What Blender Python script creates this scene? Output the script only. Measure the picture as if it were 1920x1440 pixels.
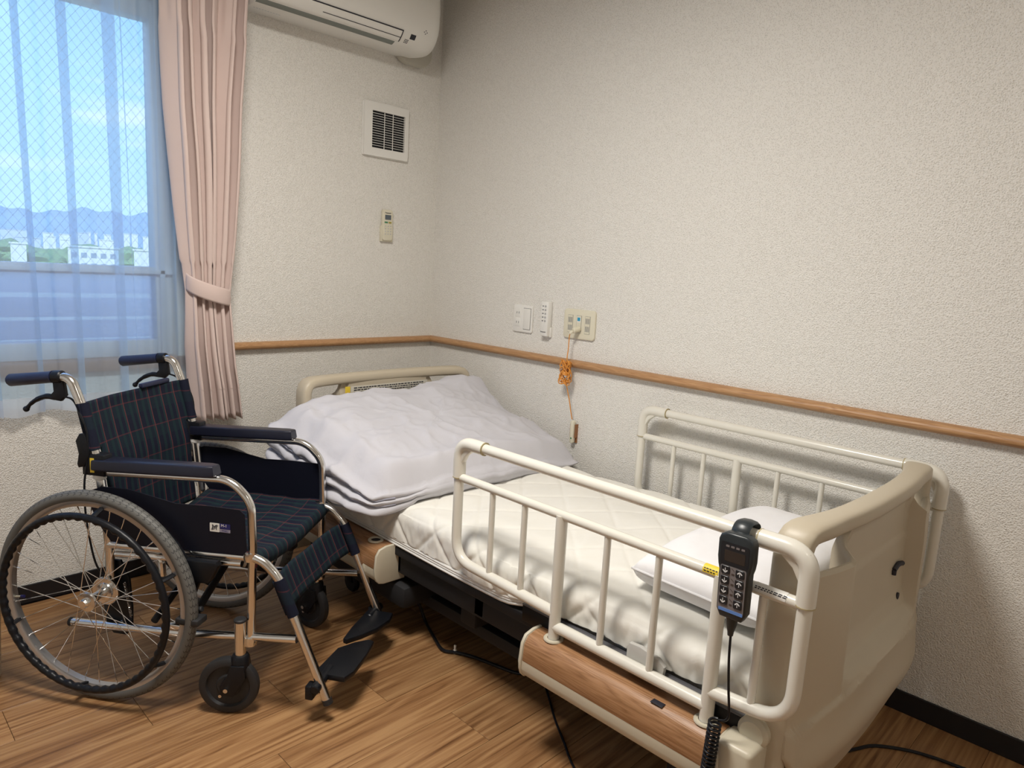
import bpy, bmesh, math, random
from mathutils import Vector, Matrix, noise
PI = math.pi
random.seed(7)
scene = bpy.context.scene
for o in list(bpy.data.objects):
    bpy.data.objects.remove(o)
C = scene.collection

# ------------------------------------------------------------------ camera
cam_d = bpy.data.cameras.new('camera')
cam_d.sensor_fit = 'HORIZONTAL'; cam_d.sensor_width = 36.0
cam_d.lens = 1319.5 / 1920 * 36.0
cam_d.clip_start = 0.05; cam_d.clip_end = 9000
cam = bpy.data.objects.new('camera', cam_d); C.objects.link(cam)
CR = ((0.7039935331839196, 0.0775205390243949, -0.7059629390163401),
      (-0.7080021629089475, 0.1548585618970515, -0.6890223241110764),
      (0.055911023523754315, 0.9848905481506787, 0.16390413543282503))
CP = Vector((-2.24872716, -2.78550712, 1.254))
m4 = Matrix(CR).to_4x4(); m4.translation = CP
cam.matrix_world = m4
scene.camera = cam

# ------------------------------------------------------------------ world, sun, lamps, exposure
w = bpy.data.worlds.new('sky'); scene.world = w; w.use_nodes = True
nt = w.node_tree; nt.nodes.clear()
out = nt.nodes.new('ShaderNodeOutputWorld'); bg = nt.nodes.new('ShaderNodeBackground')
tc = nt.nodes.new('ShaderNodeTexCoord'); sep = nt.nodes.new('ShaderNodeSeparateXYZ')
rmp = nt.nodes.new('ShaderNodeValToRGB')
e = rmp.color_ramp.elements
e[0].position = 0.0; e[0].color = (0.60, 0.85, 1.0, 1)
e[1].position = 1.0; e[1].color = (0.10, 0.27, 0.75, 1)
x = rmp.color_ramp.elements.new(0.18); x.color = (0.44, 0.76, 1.0, 1)
x = rmp.color_ramp.elements.new(0.45); x.color = (0.22, 0.47, 0.95, 1)
mp = nt.nodes.new('ShaderNodeMapping'); mp.inputs['Scale'].default_value = (1.2, 1.2, 9.0)
nz = nt.nodes.new('ShaderNodeTexNoise'); nz.inputs['Scale'].default_value = 2.2; nz.inputs['Detail'].default_value = 6
cr2 = nt.nodes.new('ShaderNodeValToRGB'); cr2.color_ramp.elements[0].position = .5; cr2.color_ramp.elements[1].position = .72
mx = nt.nodes.new('ShaderNodeMixRGB'); mx.inputs[2].default_value = (1.0, 1.0, 1.0, 1)
L = nt.links.new
L(tc.outputs['Generated'], sep.inputs[0]); L(sep.outputs['Z'], rmp.inputs[0])
L(tc.outputs['Generated'], mp.inputs['Vector']); L(mp.outputs[0], nz.inputs['Vector'])
L(nz.outputs['Fac'], cr2.inputs[0]); L(cr2.outputs[0], mx.inputs[0])
L(rmp.outputs[0], mx.inputs[1]); L(mx.outputs[0], bg.inputs[0]); bg.inputs[1].default_value = 1.45
L(bg.outputs[0], out.inputs[0])

sd = bpy.data.lights.new('sun', 'SUN'); sd.energy = 3.2; sd.angle = 0.01; sd.color = (1, .96, .9)
sun = bpy.data.objects.new('sun', sd); C.objects.link(sun)
sun.rotation_euler = Vector((0.35, 0.75, -0.9)).to_track_quat('-Z', 'Y').to_euler()

LAMP = Vector((-1.66, -1.55, 2.44))
ld = bpy.data.lights.new('ceiling_lamp_light', 'AREA'); ld.shape = 'DISK'; ld.size = 0.55; ld.energy = 42; ld.color = (1.0, .95, .88)
lo = bpy.data.objects.new('ceiling_lamp_light', ld); C.objects.link(lo); lo.location = LAMP - Vector((0, 0, .03))

ld2 = bpy.data.lights.new('fill_light', 'AREA'); ld2.shape = 'DISK'; ld2.size = 0.3; ld2.energy = 5; ld2.color = (1.0, .92, .80)  # added fill light behind the camera, lifts the ambient level
lo2 = bpy.data.objects.new('fill_light', ld2); C.objects.link(lo2); lo2.location = (-1.3, -3.7, 2.41)

vs = scene.view_settings
vs.view_transform = 'Standard'; vs.look = 'None'; vs.gamma = 1; vs.use_curve_mapping = False
vs.exposure = 0.15
scene.display_settings.display_device = 'sRGB'

# ------------------------------------------------------------------ material helpers
def newmat(name):
    m = bpy.data.materials.new(name); m.use_nodes = True
    t = m.node_tree; b = t.nodes['Principled BSDF']
    return m, t, b
def mat(name, col, rough=.5, metal=0.0, bump=None, spec=.5, var=0.0, varscale=8, coat=0):
    m, t, b = newmat(name)
    b.inputs['Base Color'].default_value = (*col, 1); b.inputs['Roughness'].default_value = rough
    b.inputs['Metallic'].default_value = metal; b.inputs['Specular IOR Level'].default_value = spec
    b.inputs['Coat Weight'].default_value = coat
    tcn = t.nodes.new('ShaderNodeTexCoord')
    n = t.nodes.new('ShaderNodeTexNoise'); n.inputs['Scale'].default_value = varscale; n.inputs['Detail'].default_value = 4
    t.links.new(tcn.outputs['Object'], n.inputs['Vector'])
    v = var if var else .04
    mr = t.nodes.new('ShaderNodeMapRange'); mr.inputs['To Min'].default_value = 1 - v; mr.inputs['To Max'].default_value = 1 + v
    t.links.new(n.outputs['Fac'], mr.inputs['Value'])
    vm = t.nodes.new('ShaderNodeVectorMath'); vm.operation = 'SCALE'; vm.inputs[0].default_value = col
    t.links.new(mr.outputs[0], vm.inputs['Scale']); t.links.new(vm.outputs[0], b.inputs['Base Color'])
    if bump:
        sc, st, dist = bump
        n2 = t.nodes.new('ShaderNodeTexNoise'); n2.inputs['Scale'].default_value = sc; n2.inputs['Detail'].default_value = 3
        t.links.new(tcn.outputs['Object'], n2.inputs['Vector'])
        bp = t.nodes.new('ShaderNodeBump'); bp.inputs['Strength'].default_value = st; bp.inputs['Distance'].default_value = dist
        t.links.new(n2.outputs['Fac'], bp.inputs['Height']); t.links.new(bp.outputs[0], b.inputs['Normal'])
    return m
def math_node(t, op, a, b=None):
    n = t.nodes.new('ShaderNodeMath'); n.operation = op
    for i, v in enumerate((a, b)):
        if v is None: continue
        if isinstance(v, (int, float)): n.inputs[i].default_value = v
        else: t.links.new(v, n.inputs[i])
    return n.outputs[0]
def mixc(t, f, a, b):
    n = t.nodes.new('ShaderNodeMixRGB')
    for i, v in ((0, f), (1, a), (2, b)):
        if isinstance(v, (int, float)): n.inputs[i].default_value = v
        elif isinstance(v, tuple): n.inputs[i].default_value = (*v, 1)
        else: t.links.new(v, n.inputs[i])
    return n.outputs[0]

def wallpaper():
    m, t, b = newmat('woven_wallpaper')
    tcn = t.nodes.new('ShaderNodeTexCoord')
    vo = t.nodes.new('ShaderNodeTexVoronoi'); vo.inputs['Scale'].default_value = 235
    n1 = t.nodes.new('ShaderNodeTexNoise'); n1.inputs['Scale'].default_value = 300; n1.inputs['Detail'].default_value = 2
    n2 = t.nodes.new('ShaderNodeTexNoise'); n2.inputs['Scale'].default_value = 1.3; n2.inputs['Detail'].default_value = 2
    for n in (vo, n1, n2): t.links.new(tcn.outputs['Object'], n.inputs['Vector'])
    h = math_node(t, 'ADD', vo.outputs['Distance'], n1.outputs['Fac'])
    cr = t.nodes.new('ShaderNodeValToRGB')
    cr.color_ramp.elements[0].position = .45; cr.color_ramp.elements[0].color = (.575, .555, .50, 1)
    cr.color_ramp.elements[1].position = .95; cr.color_ramp.elements[1].color = (.83, .81, .765, 1)
    t.links.new(h, cr.inputs[0])
    t.links.new(cr.outputs[0], b.inputs['Base Color'])
    bp = t.nodes.new('ShaderNodeBump'); bp.inputs['Strength'].default_value = .8; bp.inputs['Distance'].default_value = .0024
    t.links.new(h, bp.inputs['Height']); t.links.new(bp.outputs[0], b.inputs['Normal'])
    b.inputs['Roughness'].default_value = .75; b.inputs['Specular IOR Level'].default_value = .25
    return m
def wood(name, c1, c2, c3, scale=(1.2, 14, 14), rough=.4, ringk=9.0, ringw=.9, finew=.75, perobj=False):
    m, t, b = newmat(name)
    tcn = t.nodes.new('ShaderNodeTexCoord'); mp = t.nodes.new('ShaderNodeMapping'); mp.inputs['Scale'].default_value = scale
    vec = tcn.outputs['Object']
    if perobj:
        oi = t.nodes.new('ShaderNodeObjectInfo')
        k = math_node(t, 'MULTIPLY', oi.outputs['Random'], 37.0)
        va = t.nodes.new('ShaderNodeVectorMath'); va.operation = 'ADD'
        t.links.new(vec, va.inputs[0]); t.links.new(k, va.inputs[1]); vec = va.outputs[0]
    t.links.new(vec, mp.inputs['Vector'])
    n1 = t.nodes.new('ShaderNodeTexNoise'); n1.inputs['Scale'].default_value = 1.0; n1.inputs['Detail'].default_value = 3; n1.inputs['Distortion'].default_value = .6
    t.links.new(mp.outputs[0], n1.inputs['Vector'])
    rings = math_node(t, 'FRACT', math_node(t, 'MULTIPLY', n1.outputs['Fac'], ringk))
    rings = math_node(t, 'ABSOLUTE', math_node(t, 'SUBTRACT', rings, .5))
    mp2 = t.nodes.new('ShaderNodeMapping'); mp2.inputs['Scale'].default_value = tuple(s * (2.2 if i == 0 else 9) for i, s in enumerate(scale))
    t.links.new(vec, mp2.inputs['Vector'])
    n2 = t.nodes.new('ShaderNodeTexNoise'); n2.inputs['Scale'].default_value = 1.0; n2.inputs['Detail'].default_value = 4
    t.links.new(mp2.outputs[0], n2.inputs['Vector'])
    f = math_node(t, 'ADD', math_node(t, 'MULTIPLY', rings, ringw), math_node(t, 'MULTIPLY', n2.outputs['Fac'], finew))
    cr = t.nodes.new('ShaderNodeValToRGB')
    cr.color_ramp.elements[0].position = .28; cr.color_ramp.elements[0].color = (*c1, 1)
    cr.color_ramp.elements[1].position = .80; cr.color_ramp.elements[1].color = (*c3, 1)
    q = cr.color_ramp.elements.new(.52); q.color = (*c2, 1)
    t.links.new(f, cr.inputs[0]); col = cr.outputs[0]
    if perobj:
        mr = t.nodes.new('ShaderNodeMapRange'); mr.inputs['To Min'].default_value = .86; mr.inputs['To Max'].default_value = 1.12
        t.links.new(oi.outputs['Random'], mr.inputs['Value'])
        vm = t.nodes.new('ShaderNodeVectorMath'); vm.operation = 'SCALE'
        t.links.new(col, vm.inputs[0]); t.links.new(mr.outputs[0], vm.inputs['Scale']); col = vm.outputs[0]
    t.links.new(col, b.inputs['Base Color'])
    b.inputs['Roughness'].default_value = rough
    bp = t.nodes.new('ShaderNodeBump'); bp.inputs['Strength'].default_value = .25; bp.inputs['Distance'].default_value = .001
    t.links.new(f, bp.inputs['Height']); t.links.new(bp.outputs[0], b.inputs['Normal'])
    return m
def plaid(name):
    m, t, b = newmat(name)
    uv = t.nodes.new('ShaderNodeUVMap'); s = t.nodes.new('ShaderNodeSeparateXYZ'); t.links.new(uv.outputs[0], s.inputs[0])
    def stripe(o, per, off, wd):
        f = math_node(t, 'FRACT', math_node(t, 'ADD', math_node(t, 'DIVIDE', o, per), off))
        return math_node(t, 'LESS_THAN', f, wd)
    U, V = s.outputs[0], s.outputs[1]
    col = mixc(t, math_node(t, 'MULTIPLY', stripe(V, .085, .1, .45), .35), (.005, .007, .020), (.006, .022, .028))
    col = mixc(t, math_node(t, 'MULTIPLY', stripe(U, .055, .15, .22), .75), col, (.010, .030, .034))
    col = mixc(t, math_node(t, 'MULTIPLY', stripe(U, .055, .60, .2), .7), col, (.008, .026, .030))
    col = mixc(t, math_node(t, 'MULTIPLY', stripe(V, .085, .7, .04), .35), col, (.13, .02, .03))
    col = mixc(t, math_node(t, 'MULTIPLY', stripe(U, .055, 0, .055), .55), col, (.17, .025, .028))
    t.links.new(col, b.inputs['Base Color']); b.inputs['Roughness'].default_value = .8
    b.inputs['Specular IOR Level'].default_value = .25
    n = t.nodes.new('ShaderNodeTexNoise'); n.inputs['Scale'].default_value = 500
    bp = t.nodes.new('ShaderNodeBump'); bp.inputs['Strength'].default_value = .3; bp.inputs['Distance'].default_value = .0006
    t.links.new(uv.outputs[0], n.inputs['Vector']); t.links.new(n.outputs['Fac'], bp.inputs['Height']); t.links.new(bp.outputs[0], b.inputs['Normal'])
    return m
def cloth(name, col, col2, transl=.0, transp=.0, tcol=(1, 1, 1), stripes=0, rough=.85, bumpd=.002):
    m, t, b = newmat(name)
    tcn = t.nodes.new('ShaderNodeTexCoord')
    n = t.nodes.new('ShaderNodeTexNoise'); n.inputs['Scale'].default_value = 14; n.inputs['Detail'].default_value = 6; n.inputs['Distortion'].default_value = .8
    t.links.new(tcn.outputs['Object'], n.inputs['Vector'])
    if stripes:
        wv = t.nodes.new('ShaderNodeTexWave'); wv.inputs['Scale'].default_value = stripes; wv.bands_direction = 'X'
        t.links.new(tcn.outputs['Object'], wv.inputs['Vector']); f = wv.outputs['Fac']
    else: f = n.outputs['Fac']
    c = mixc(t, f, col, col2)
    t.links.new(c, b.inputs['Base Color']); b.inputs['Roughness'].default_value = rough; b.inputs['Specular IOR Level'].default_value = .15
    b.inputs['Sheen Weight'].default_value = .15
    bp = t.nodes.new('ShaderNodeBump'); bp.inputs['Strength'].default_value = .5; bp.inputs['Distance'].default_value = bumpd
    t.links.new(n.outputs['Fac'], bp.inputs['Height']); t.links.new(bp.outputs[0], b.inputs['Normal'])
    o = t.nodes['Material Output']; last = b.outputs[0]
    if transl:
        tr = t.nodes.new('ShaderNodeBsdfTranslucent'); t.links.new(c, tr.inputs[0])
        mxs = t.nodes.new('ShaderNodeMixShader'); mxs.inputs[0].default_value = transl
        t.links.new(last, mxs.inputs[1]); t.links.new(tr.outputs[0], mxs.inputs[2]); last = mxs.outputs[0]
    if transp:
        tp = t.nodes.new('ShaderNodeBsdfTransparent'); tp.inputs[0].default_value = (*tcol, 1)
        mxs = t.nodes.new('ShaderNodeMixShader'); mxs.inputs[0].default_value = transp
        t.links.new(last, mxs.inputs[1]); t.links.new(tp.outputs[0], mxs.inputs[2]); last = mxs.outputs[0]
    t.links.new(last, o.inputs[0])
    return m
def glass(name, frost=False):
    m, t, b = newmat(name); o = t.nodes['Material Output']
    tp = t.nodes.new('ShaderNodeBsdfTransparent'); tp.inputs[0].default_value = (.93, .97, 1, 1)
    if frost:
        g = t.nodes.new('ShaderNodeBsdfTranslucent'); g.inputs[0].default_value = (.80, .84, .95, 1); f = .45
    else:
        g = t.nodes.new('ShaderNodeBsdfGlossy'); g.inputs['Roughness'].default_value = .25; f = .03
    mxs = t.nodes.new('ShaderNodeMixShader'); mxs.inputs[0].default_value = f
    t.links.new(tp.outputs[0], mxs.inputs[1]); t.links.new(g.outputs[0], mxs.inputs[2]); t.links.new(mxs.outputs[0], o.inputs[0])
    return m
def emis(name, col, s):
    m, t, b = newmat(name); b.inputs['Emission Color'].default_value = (*col, 1); b.inputs['Emission Strength'].default_value = s
    b.inputs['Base Color'].default_value = (*col, 1)
    return m

M_wall = wallpaper()
M_ceil = mat('ceiling_white', (.72, .70, .65), .9)
M_plank = wood('oak_vinyl', (.125, .052, .018), (.29, .145, .060), (.43, .245, .110), scale=(1.0, 11, 11), rough=.38, perobj=True, ringk=7.0, ringw=.45, finew=1.0)
M_gap = mat('dark_joint', (.05, .03, .02), .9)
M_rail = wood('handrail_wood', (.33, .17, .075), (.42, .225, .10), (.50, .29, .14), scale=(9, 90, 90), rough=.45)
M_railY = wood('handrail_wood_along', (.33, .17, .075), (.42, .225, .10), (.50, .29, .14), scale=(60, 3.0, 60), rough=.45)
M_panelwood = wood('panel_wood_print', (.25, .12, .05), (.335, .172, .078), (.40, .215, .105), scale=(40, 2.0, 40), rough=.38)
M_base = mat('black_skirting', (.010, .010, .013), .45)
M_cream = mat('cream_plastic', (.60, .55, .43), .38, var=.03)
M_board = mat('beige_board_plastic', (.52, .455, .345), .42, var=.03, bump=(90, .05, .001))
M_railpaint = mat('cream_painted_steel', (.76, .735, .655), .28, coat=.3)
M_white = mat('white_plastic', (.80, .79, .75), .4)
M_ivory = mat('ivory_plastic', (.72, .68, .54), .42)
M_acwhite = mat('aircon_white', (.80, .79, .745), .4)
M_black = mat('black_plastic', (.007, .008, .011), .38, spec=.3)
M_blackmat = mat('matt_black', (.010, .010, .012), .7)
M_rubber = mat('black_rubber', (.018, .018, .02), .6)
M_chrome = mat('polished_aluminium', (.80, .79, .77), .17, 1.0)
M_alu = mat('anodised_aluminium', (.62, .62, .63), .38, .9)
M_frame = mat('window_frame_grey', (.60, .64, .70), .45)
M_grip = mat('navy_grip_rubber', (.012, .016, .05), .42)
M_armpad = mat('dark_vinyl_pad', (.010, .012, .026), .34, bump=(400, .2, .0005))
M_skirt = mat('black_skirt_panel', (.006, .007, .015), .42, bump=(60, .15, .001), spec=.25)
M_plaid = plaid('tartan_cloth')
M_pad = cloth('quilted_white', (.80, .78, .71), (.86, .85, .80), bumpd=.003)
M_matt = mat('mattress_white', (.78, .77, .74), .8)
M_duvet = cloth('duvet_cloth', (.56, .555, .60), (.60, .595, .635), bumpd=.004)
M_pillow = cloth('pillow_cloth', (.84, .84, .86), (.88, .88, .90), bumpd=.003)
M_pink = cloth('pink_curtain_cloth', (.78, .63, .58), (.81, .67, .62), transl=.20, bumpd=.0015)
M_sheer = cloth('sheer_voile', (.74, .81, .94), (.80, .86, .97), transl=.30, transp=.68, tcol=(.76, .90, 1), bumpd=.0005)
M_hem = cloth('sheer_hem', (.72, .80, .95), (.78, .86, .98), transl=.4, transp=.45, tcol=(.92, .96, 1), bumpd=.0005)
M_glass = glass('clear_glass'); M_frost = glass('obscured_glass', True)
M_yellow = mat('yellow_sticker', (.85, .62, .05), .5)
M_paper = mat('label_paper', (.66, .63, .54), .6)
M_ink = mat('dark_ink', (.02, .02, .03), .6)
M_inkgrey = mat('grey_ink', (.25, .25, .25), .6)
M_navyprint = mat('navy_print', (.015, .015, .12), .5)
M_greyprint = mat('grey_print', (.30, .28, .36), .5)
M_lcd = mat('lcd_grey', (.10, .12, .14), .25)
M_lcd2 = mat('lcd_dark', (.035, .028, .025), .2)
M_ctrl = mat('charcoal_plastic', (.020, .026, .030), .35)
M_keypad = mat('keypad_grey', (.19, .17, .17), .5)
M_key = mat('key_black', (.010, .013, .018), .35)
M_arrow = mat('arrow_white', (.8, .8, .8), .5)
M_blue = mat('blue_strip', (.12, .25, .60), .4)
M_teal = mat('teal_sticker', (.02, .30, .50), .5)
M_orange = mat('orange_cord', (.72, .30, .05), .45)
M_green = mat('green_mark', (.04, .22, .10), .5)
M_olive = mat('olive_mark', (.35, .30, .04), .5)
M_brown = mat('brown_sill', (.30, .18, .12), .5)
M_dark = mat('vent_dark', (.006, .006, .008), .8)

# ------------------------------------------------------------------ object helpers
def props(o, label=None, cat=None, group=None, kind=None):
    if label: o['label'] = label
    if cat: o['category'] = cat
    if group: o['group'] = group
    if kind: o['kind'] = kind
def empty(name, loc, rz=0, label=None, cat=None, group=None, kind=None):
    o = bpy.data.objects.new(name, None); C.objects.link(o); o.location = loc; o.rotation_euler = (0, 0, rz)
    o.empty_display_size = .1
    props(o, label, cat, group, kind); return o
def build(name, bm, m, parent=None, off=None, label=None, cat=None, group=None, kind=None, flat=False, angle=40, origin=None):
    """bm vertices are given in the frame of the thing; off is subtracted (where the parent stands)"""
    me = bpy.data.meshes.new(name)
    bmesh.ops.recalc_face_normals(bm, faces=bm.faces)
    if parent is None and origin is None:
        xs = [v.co for v in bm.verts]
        origin = Vector(((min(p.x for p in xs) + max(p.x for p in xs)) / 2, (min(p.y for p in xs) + max(p.y for p in xs)) / 2, min(p.z for p in xs)))
    if parent is None: off = origin
    if off is not None:
        bmesh.ops.translate(bm, vec=-Vector(off), verts=bm.verts)
    bm.to_mesh(me); bm.free()
    if not flat:
        for p in me.polygons: p.use_smooth = True
        me.set_sharp_from_angle(angle=math.radians(angle))
    o = bpy.data.objects.new(name, me); C.objects.link(o)
    for mm in (m if isinstance(m, (list, tuple)) else [m]): me.materials.append(mm)
    if parent is None: o.location = off
    else: o.parent = parent
    props(o, label, cat, group, kind)
    return o
def BM(): return bmesh.new()
def box(bm, x0, x1, y0, y1, z0, z1, bev=0, seg=2, mi=0, M=None):
    vs_ = [bm.verts.new((x, y, z)) for x in (x0, x1) for y in (y0, y1) for z in (z0, z1)]
    F = [(0, 1, 3, 2), (4, 6, 7, 5), (0, 4, 5, 1), (2, 3, 7, 6), (0, 2, 6, 4), (1, 5, 7, 3)]
    fs = [bm.faces.new([vs_[i] for i in f]) for f in F]
    for f in fs: f.material_index = mi
    new = list(vs_)
    if bev:
        es = list({e for f in fs for e in f.edges})
        r = bmesh.ops.bevel(bm, geom=es, offset=bev, segments=seg, affect='EDGES', profile=.5)
        new = list({v for f in r['faces'] for v in f.verts} | {v for v in vs_ if v.is_valid})
    if M is not None: bmesh.ops.transform(bm, matrix=M, verts=new)
    return new
def fillet(pts, r, n=6):
    pts = [Vector(p) for p in pts]
    if not r: return pts
    o = [pts[0]]
    for i in range(1, len(pts) - 1):
        a, b, c = pts[i - 1], pts[i], pts[i + 1]
        rr = r[i] if isinstance(r, (list, tuple)) else r
        d1 = (a - b); d2 = (c - b); k = min(rr, d1.length * .49, d2.length * .49)
        if k < 1e-5: o.append(b); continue
        p, q = b + d1.normalized() * k, b + d2.normalized() * k
        for j in range(n + 1):
            s = j / n; o.append((1 - s) ** 2 * p + 2 * s * (1 - s) * b + s * s * q)
    o.append(pts[-1]); return o
def smoothpath(pts, n=6):
    P = [Vector(p) for p in pts]; P = [2 * P[0] - P[1]] + P + [2 * P[-1] - P[-2]]; o = []
    for i in range(1, len(P) - 2):
        for j in range(n):
            s = j / n; a, b, c, d = P[i - 1:i + 3]
            o.append(.5 * ((2 * b) + (-a + c) * s + (2 * a - 5 * b + 4 * c - d) * s * s + (-a + 3 * b - 3 * c + d) * s ** 3))
    o.append(P[-2]); return o
def tube(bm, pts, r, n=10, closed=False, cap=True, sx=1, up=None):
    pts = [Vector(p) for p in pts]; N = len(pts); rings = []
    t0 = (pts[1] - pts[0]).normalized()
    u = Vector(up) if up else (Vector((0, 0, 1)) if abs(t0.z) < .9 else Vector((1, 0, 0)))
    for i in range(N):
        if closed: t = (pts[(i + 1) % N] - pts[i - 1]).normalized()
        else: t = (pts[min(i + 1, N - 1)] - pts[max(i - 1, 0)]).normalized()
        s = t.cross(u)
        if s.length < 1e-6: s = t.orthogonal()
        s.normalize(); u = s.cross(t).normalized()
        rr = r[i] if isinstance(r, (list, tuple)) else r
        rings.append([bm.verts.new(pts[i] + s * (math.cos(a) * rr * sx) + u * (math.sin(a) * rr)) for a in [2 * PI * k / n for k in range(n)]])
    for i in range(N if closed else N - 1):
        A, B = rings[i], rings[(i + 1) % N]
        for k in range(n): bm.faces.new((A[k], A[(k + 1) % n], B[(k + 1) % n], B[k]))
    if cap and not closed:
        bm.faces.new(rings[0]); bm.faces.new(rings[-1])
    return rings
def lathe(bm, prof, M=None, n=24, mi=0):
    """prof: (radius, height) about local Z"""
    M = M or Matrix(); rings = []
    for r, h in prof:
        if r < 1e-6: rings.append([bm.verts.new(M @ Vector((0, 0, h)))])
        else: rings.append([bm.verts.new(M @ Vector((r * math.cos(2 * PI * k / n), r * math.sin(2 * PI * k / n), h))) for k in range(n)])
    for A, B in zip(rings, rings[1:]):
        for k in range(n):
            a = A[k % len(A)], A[(k + 1) % len(A)]; b = B[(k + 1) % len(B)], B[k % len(B)]
            q = []
            for v in (*a, *b):
                if v not in q: q.append(v)
            if len(q) > 2:
                f = bm.faces.new(q); f.material_index = mi
    for R_ in (rings[0], rings[-1]):
        if len(R_) > 2:
            try: bm.faces.new(R_).material_index = mi
            except Exception: pass
def axis_m(p, d):
    d = Vector(d).normalized(); q = d.to_track_quat('Z', 'Y'); m = q.to_matrix().to_4x4(); m.translation = p; return m
def cyl(bm, a, b, r, n=16, bev=0, mi=0):
    a, b = Vector(a), Vector(b); h = (b - a).length; v = min(bev, r * .5)
    pr = [(r - v, 0), (r, v), (r, h - v), (r - v, h)] if v else [(r, 0), (r, h)]
    lathe(bm, pr, axis_m(a, b - a), n, mi)
def prism(bm, poly, M, th, bev=0, seg=2, mi=0):
    """poly in local XY, extruded th along local Z, placed by M"""
    A = [bm.verts.new((p[0], p[1], 0)) for p in poly]; B = [bm.verts.new((p[0], p[1], th)) for p in poly]
    fs = [bm.faces.new(A), bm.faces.new(B)]; n = len(poly)
    for i in range(n): fs.append(bm.faces.new((A[i], A[(i + 1) % n], B[(i + 1) % n], B[i])))
    for f in fs: f.material_index = mi
    new = A + B
    bmesh.ops.recalc_face_normals(bm, faces=fs)
    if bev:
        es = list(set(fs[0].edges) | set(fs[1].edges))
        r = bmesh.ops.bevel(bm, geom=es, offset=bev, segments=seg, affect='EDGES', profile=.5)
        new = list({v for f in r['faces'] for v in f.verts} | {v for v in new if v.is_valid})
    bmesh.ops.transform(bm, matrix=M, verts=new)
def frame(o, ux, uy):
    ux = Vector(ux).normalized(); uy = Vector(uy); uy = (uy - ux * uy.dot(ux)).normalized(); uz = ux.cross(uy)
    m = Matrix((ux, uy, uz)).transposed().to_4x4(); m.translation = Vector(o); return m
def rrect(w_, h_, r, n=5, cx=0, cy=0):
    o = []
    for sx, sy, a0 in ((1, 1, 0), (-1, 1, PI / 2), (-1, -1, PI), (1, -1, 3 * PI / 2)):
        for k in range(n + 1):
            a = a0 + PI / 2 * k / n
            o.append((cx + sx * (w_ / 2 - r) + r * math.cos(a), cy + sy * (h_ / 2 - r) + r * math.sin(a)))
    return o
def sheet(bm, f, nu, nv, closeu=False, uvf=None, thick=0):
    """grid of points f(s,t)"""
    V = [[bm.verts.new(f(i / nu, j / nv)) for j in range(nv + 1)] for i in range(nu + (0 if closeu else 1))]
    uvl = bm.loops.layers.uv.verify()
    n = len(V)
    for i in range(nu):
        for j in range(nv):
            q = ((i, j), (i + 1, j), (i + 1, j + 1), (i, j + 1))
            fc = bm.faces.new([V[a % n][b] for a, b in q])
            if uvf:
                for lp, (a, b) in zip(fc.loops, q): lp[uvl].uv = uvf(a / nu, b / nv)
    return V
def solid(o, th, offset=0):
    md = o.modifiers.new('thickness', 'SOLIDIFY'); md.thickness = th; md.offset = offset
def text(bm, s, size, M, th=.0004, mi=0, align='CENTER'):
    cu = bpy.data.curves.new('t', 'FONT'); cu.body = s; cu.size = size; cu.align_x = align; cu.align_y = 'CENTER'; cu.extrude = th; cu.resolution_u = 2
    ob = bpy.data.objects.new('t', cu); C.objects.link(ob)
    dg = bpy.context.evaluated_depsgraph_get(); me = bpy.data.meshes.new_from_object(ob.evaluated_get(dg))
    me.transform(M); n0 = len(bm.faces)
    bm.from_mesh(me); bm.faces.ensure_lookup_table()
    for f in bm.faces[n0:]: f.material_index = mi
    bpy.data.objects.remove(ob); bpy.data.curves.remove(cu); bpy.data.meshes.remove(me)
def sstep(a, b, x):
    t = max(0.0, min(1.0, (x - a) / (b - a))); return t * t * (3 - 2 * t)
def lerp(a, b, t): return a + (b - a) * t
def interp(tab, x):
    if x <= tab[0][0]: return tab[0][1]
    for (a, va), (b, vb) in zip(tab, tab[1:]):
        if x <= b: return lerp(va, vb, (x - a) / (b - a))
    return tab[-1][1]
def sinterp(tab, x):
    if x <= tab[0][0]: return tab[0][1]
    for (a, va), (b, vb) in zip(tab, tab[1:]):
        if x <= b: return lerp(va, vb, sstep(0, 1, (x - a) / (b - a)))
    return tab[-1][1]

# ================================================================== STRUCTURE
XL, YB, ZC = -3.6, -4.2, 2.47
def struct(name, bm, m, parent=None, off=None, **k): return build(name, bm, m, parent, off, kind='structure', flat=True, **k)
bm = BM(); box(bm, XL - .1, .1, YB - .1, .12, -.12, -.004); floor = struct('floor', bm, M_gap, label='floor of oak-look planks', origin=Vector((0, 0, 0)))
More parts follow.
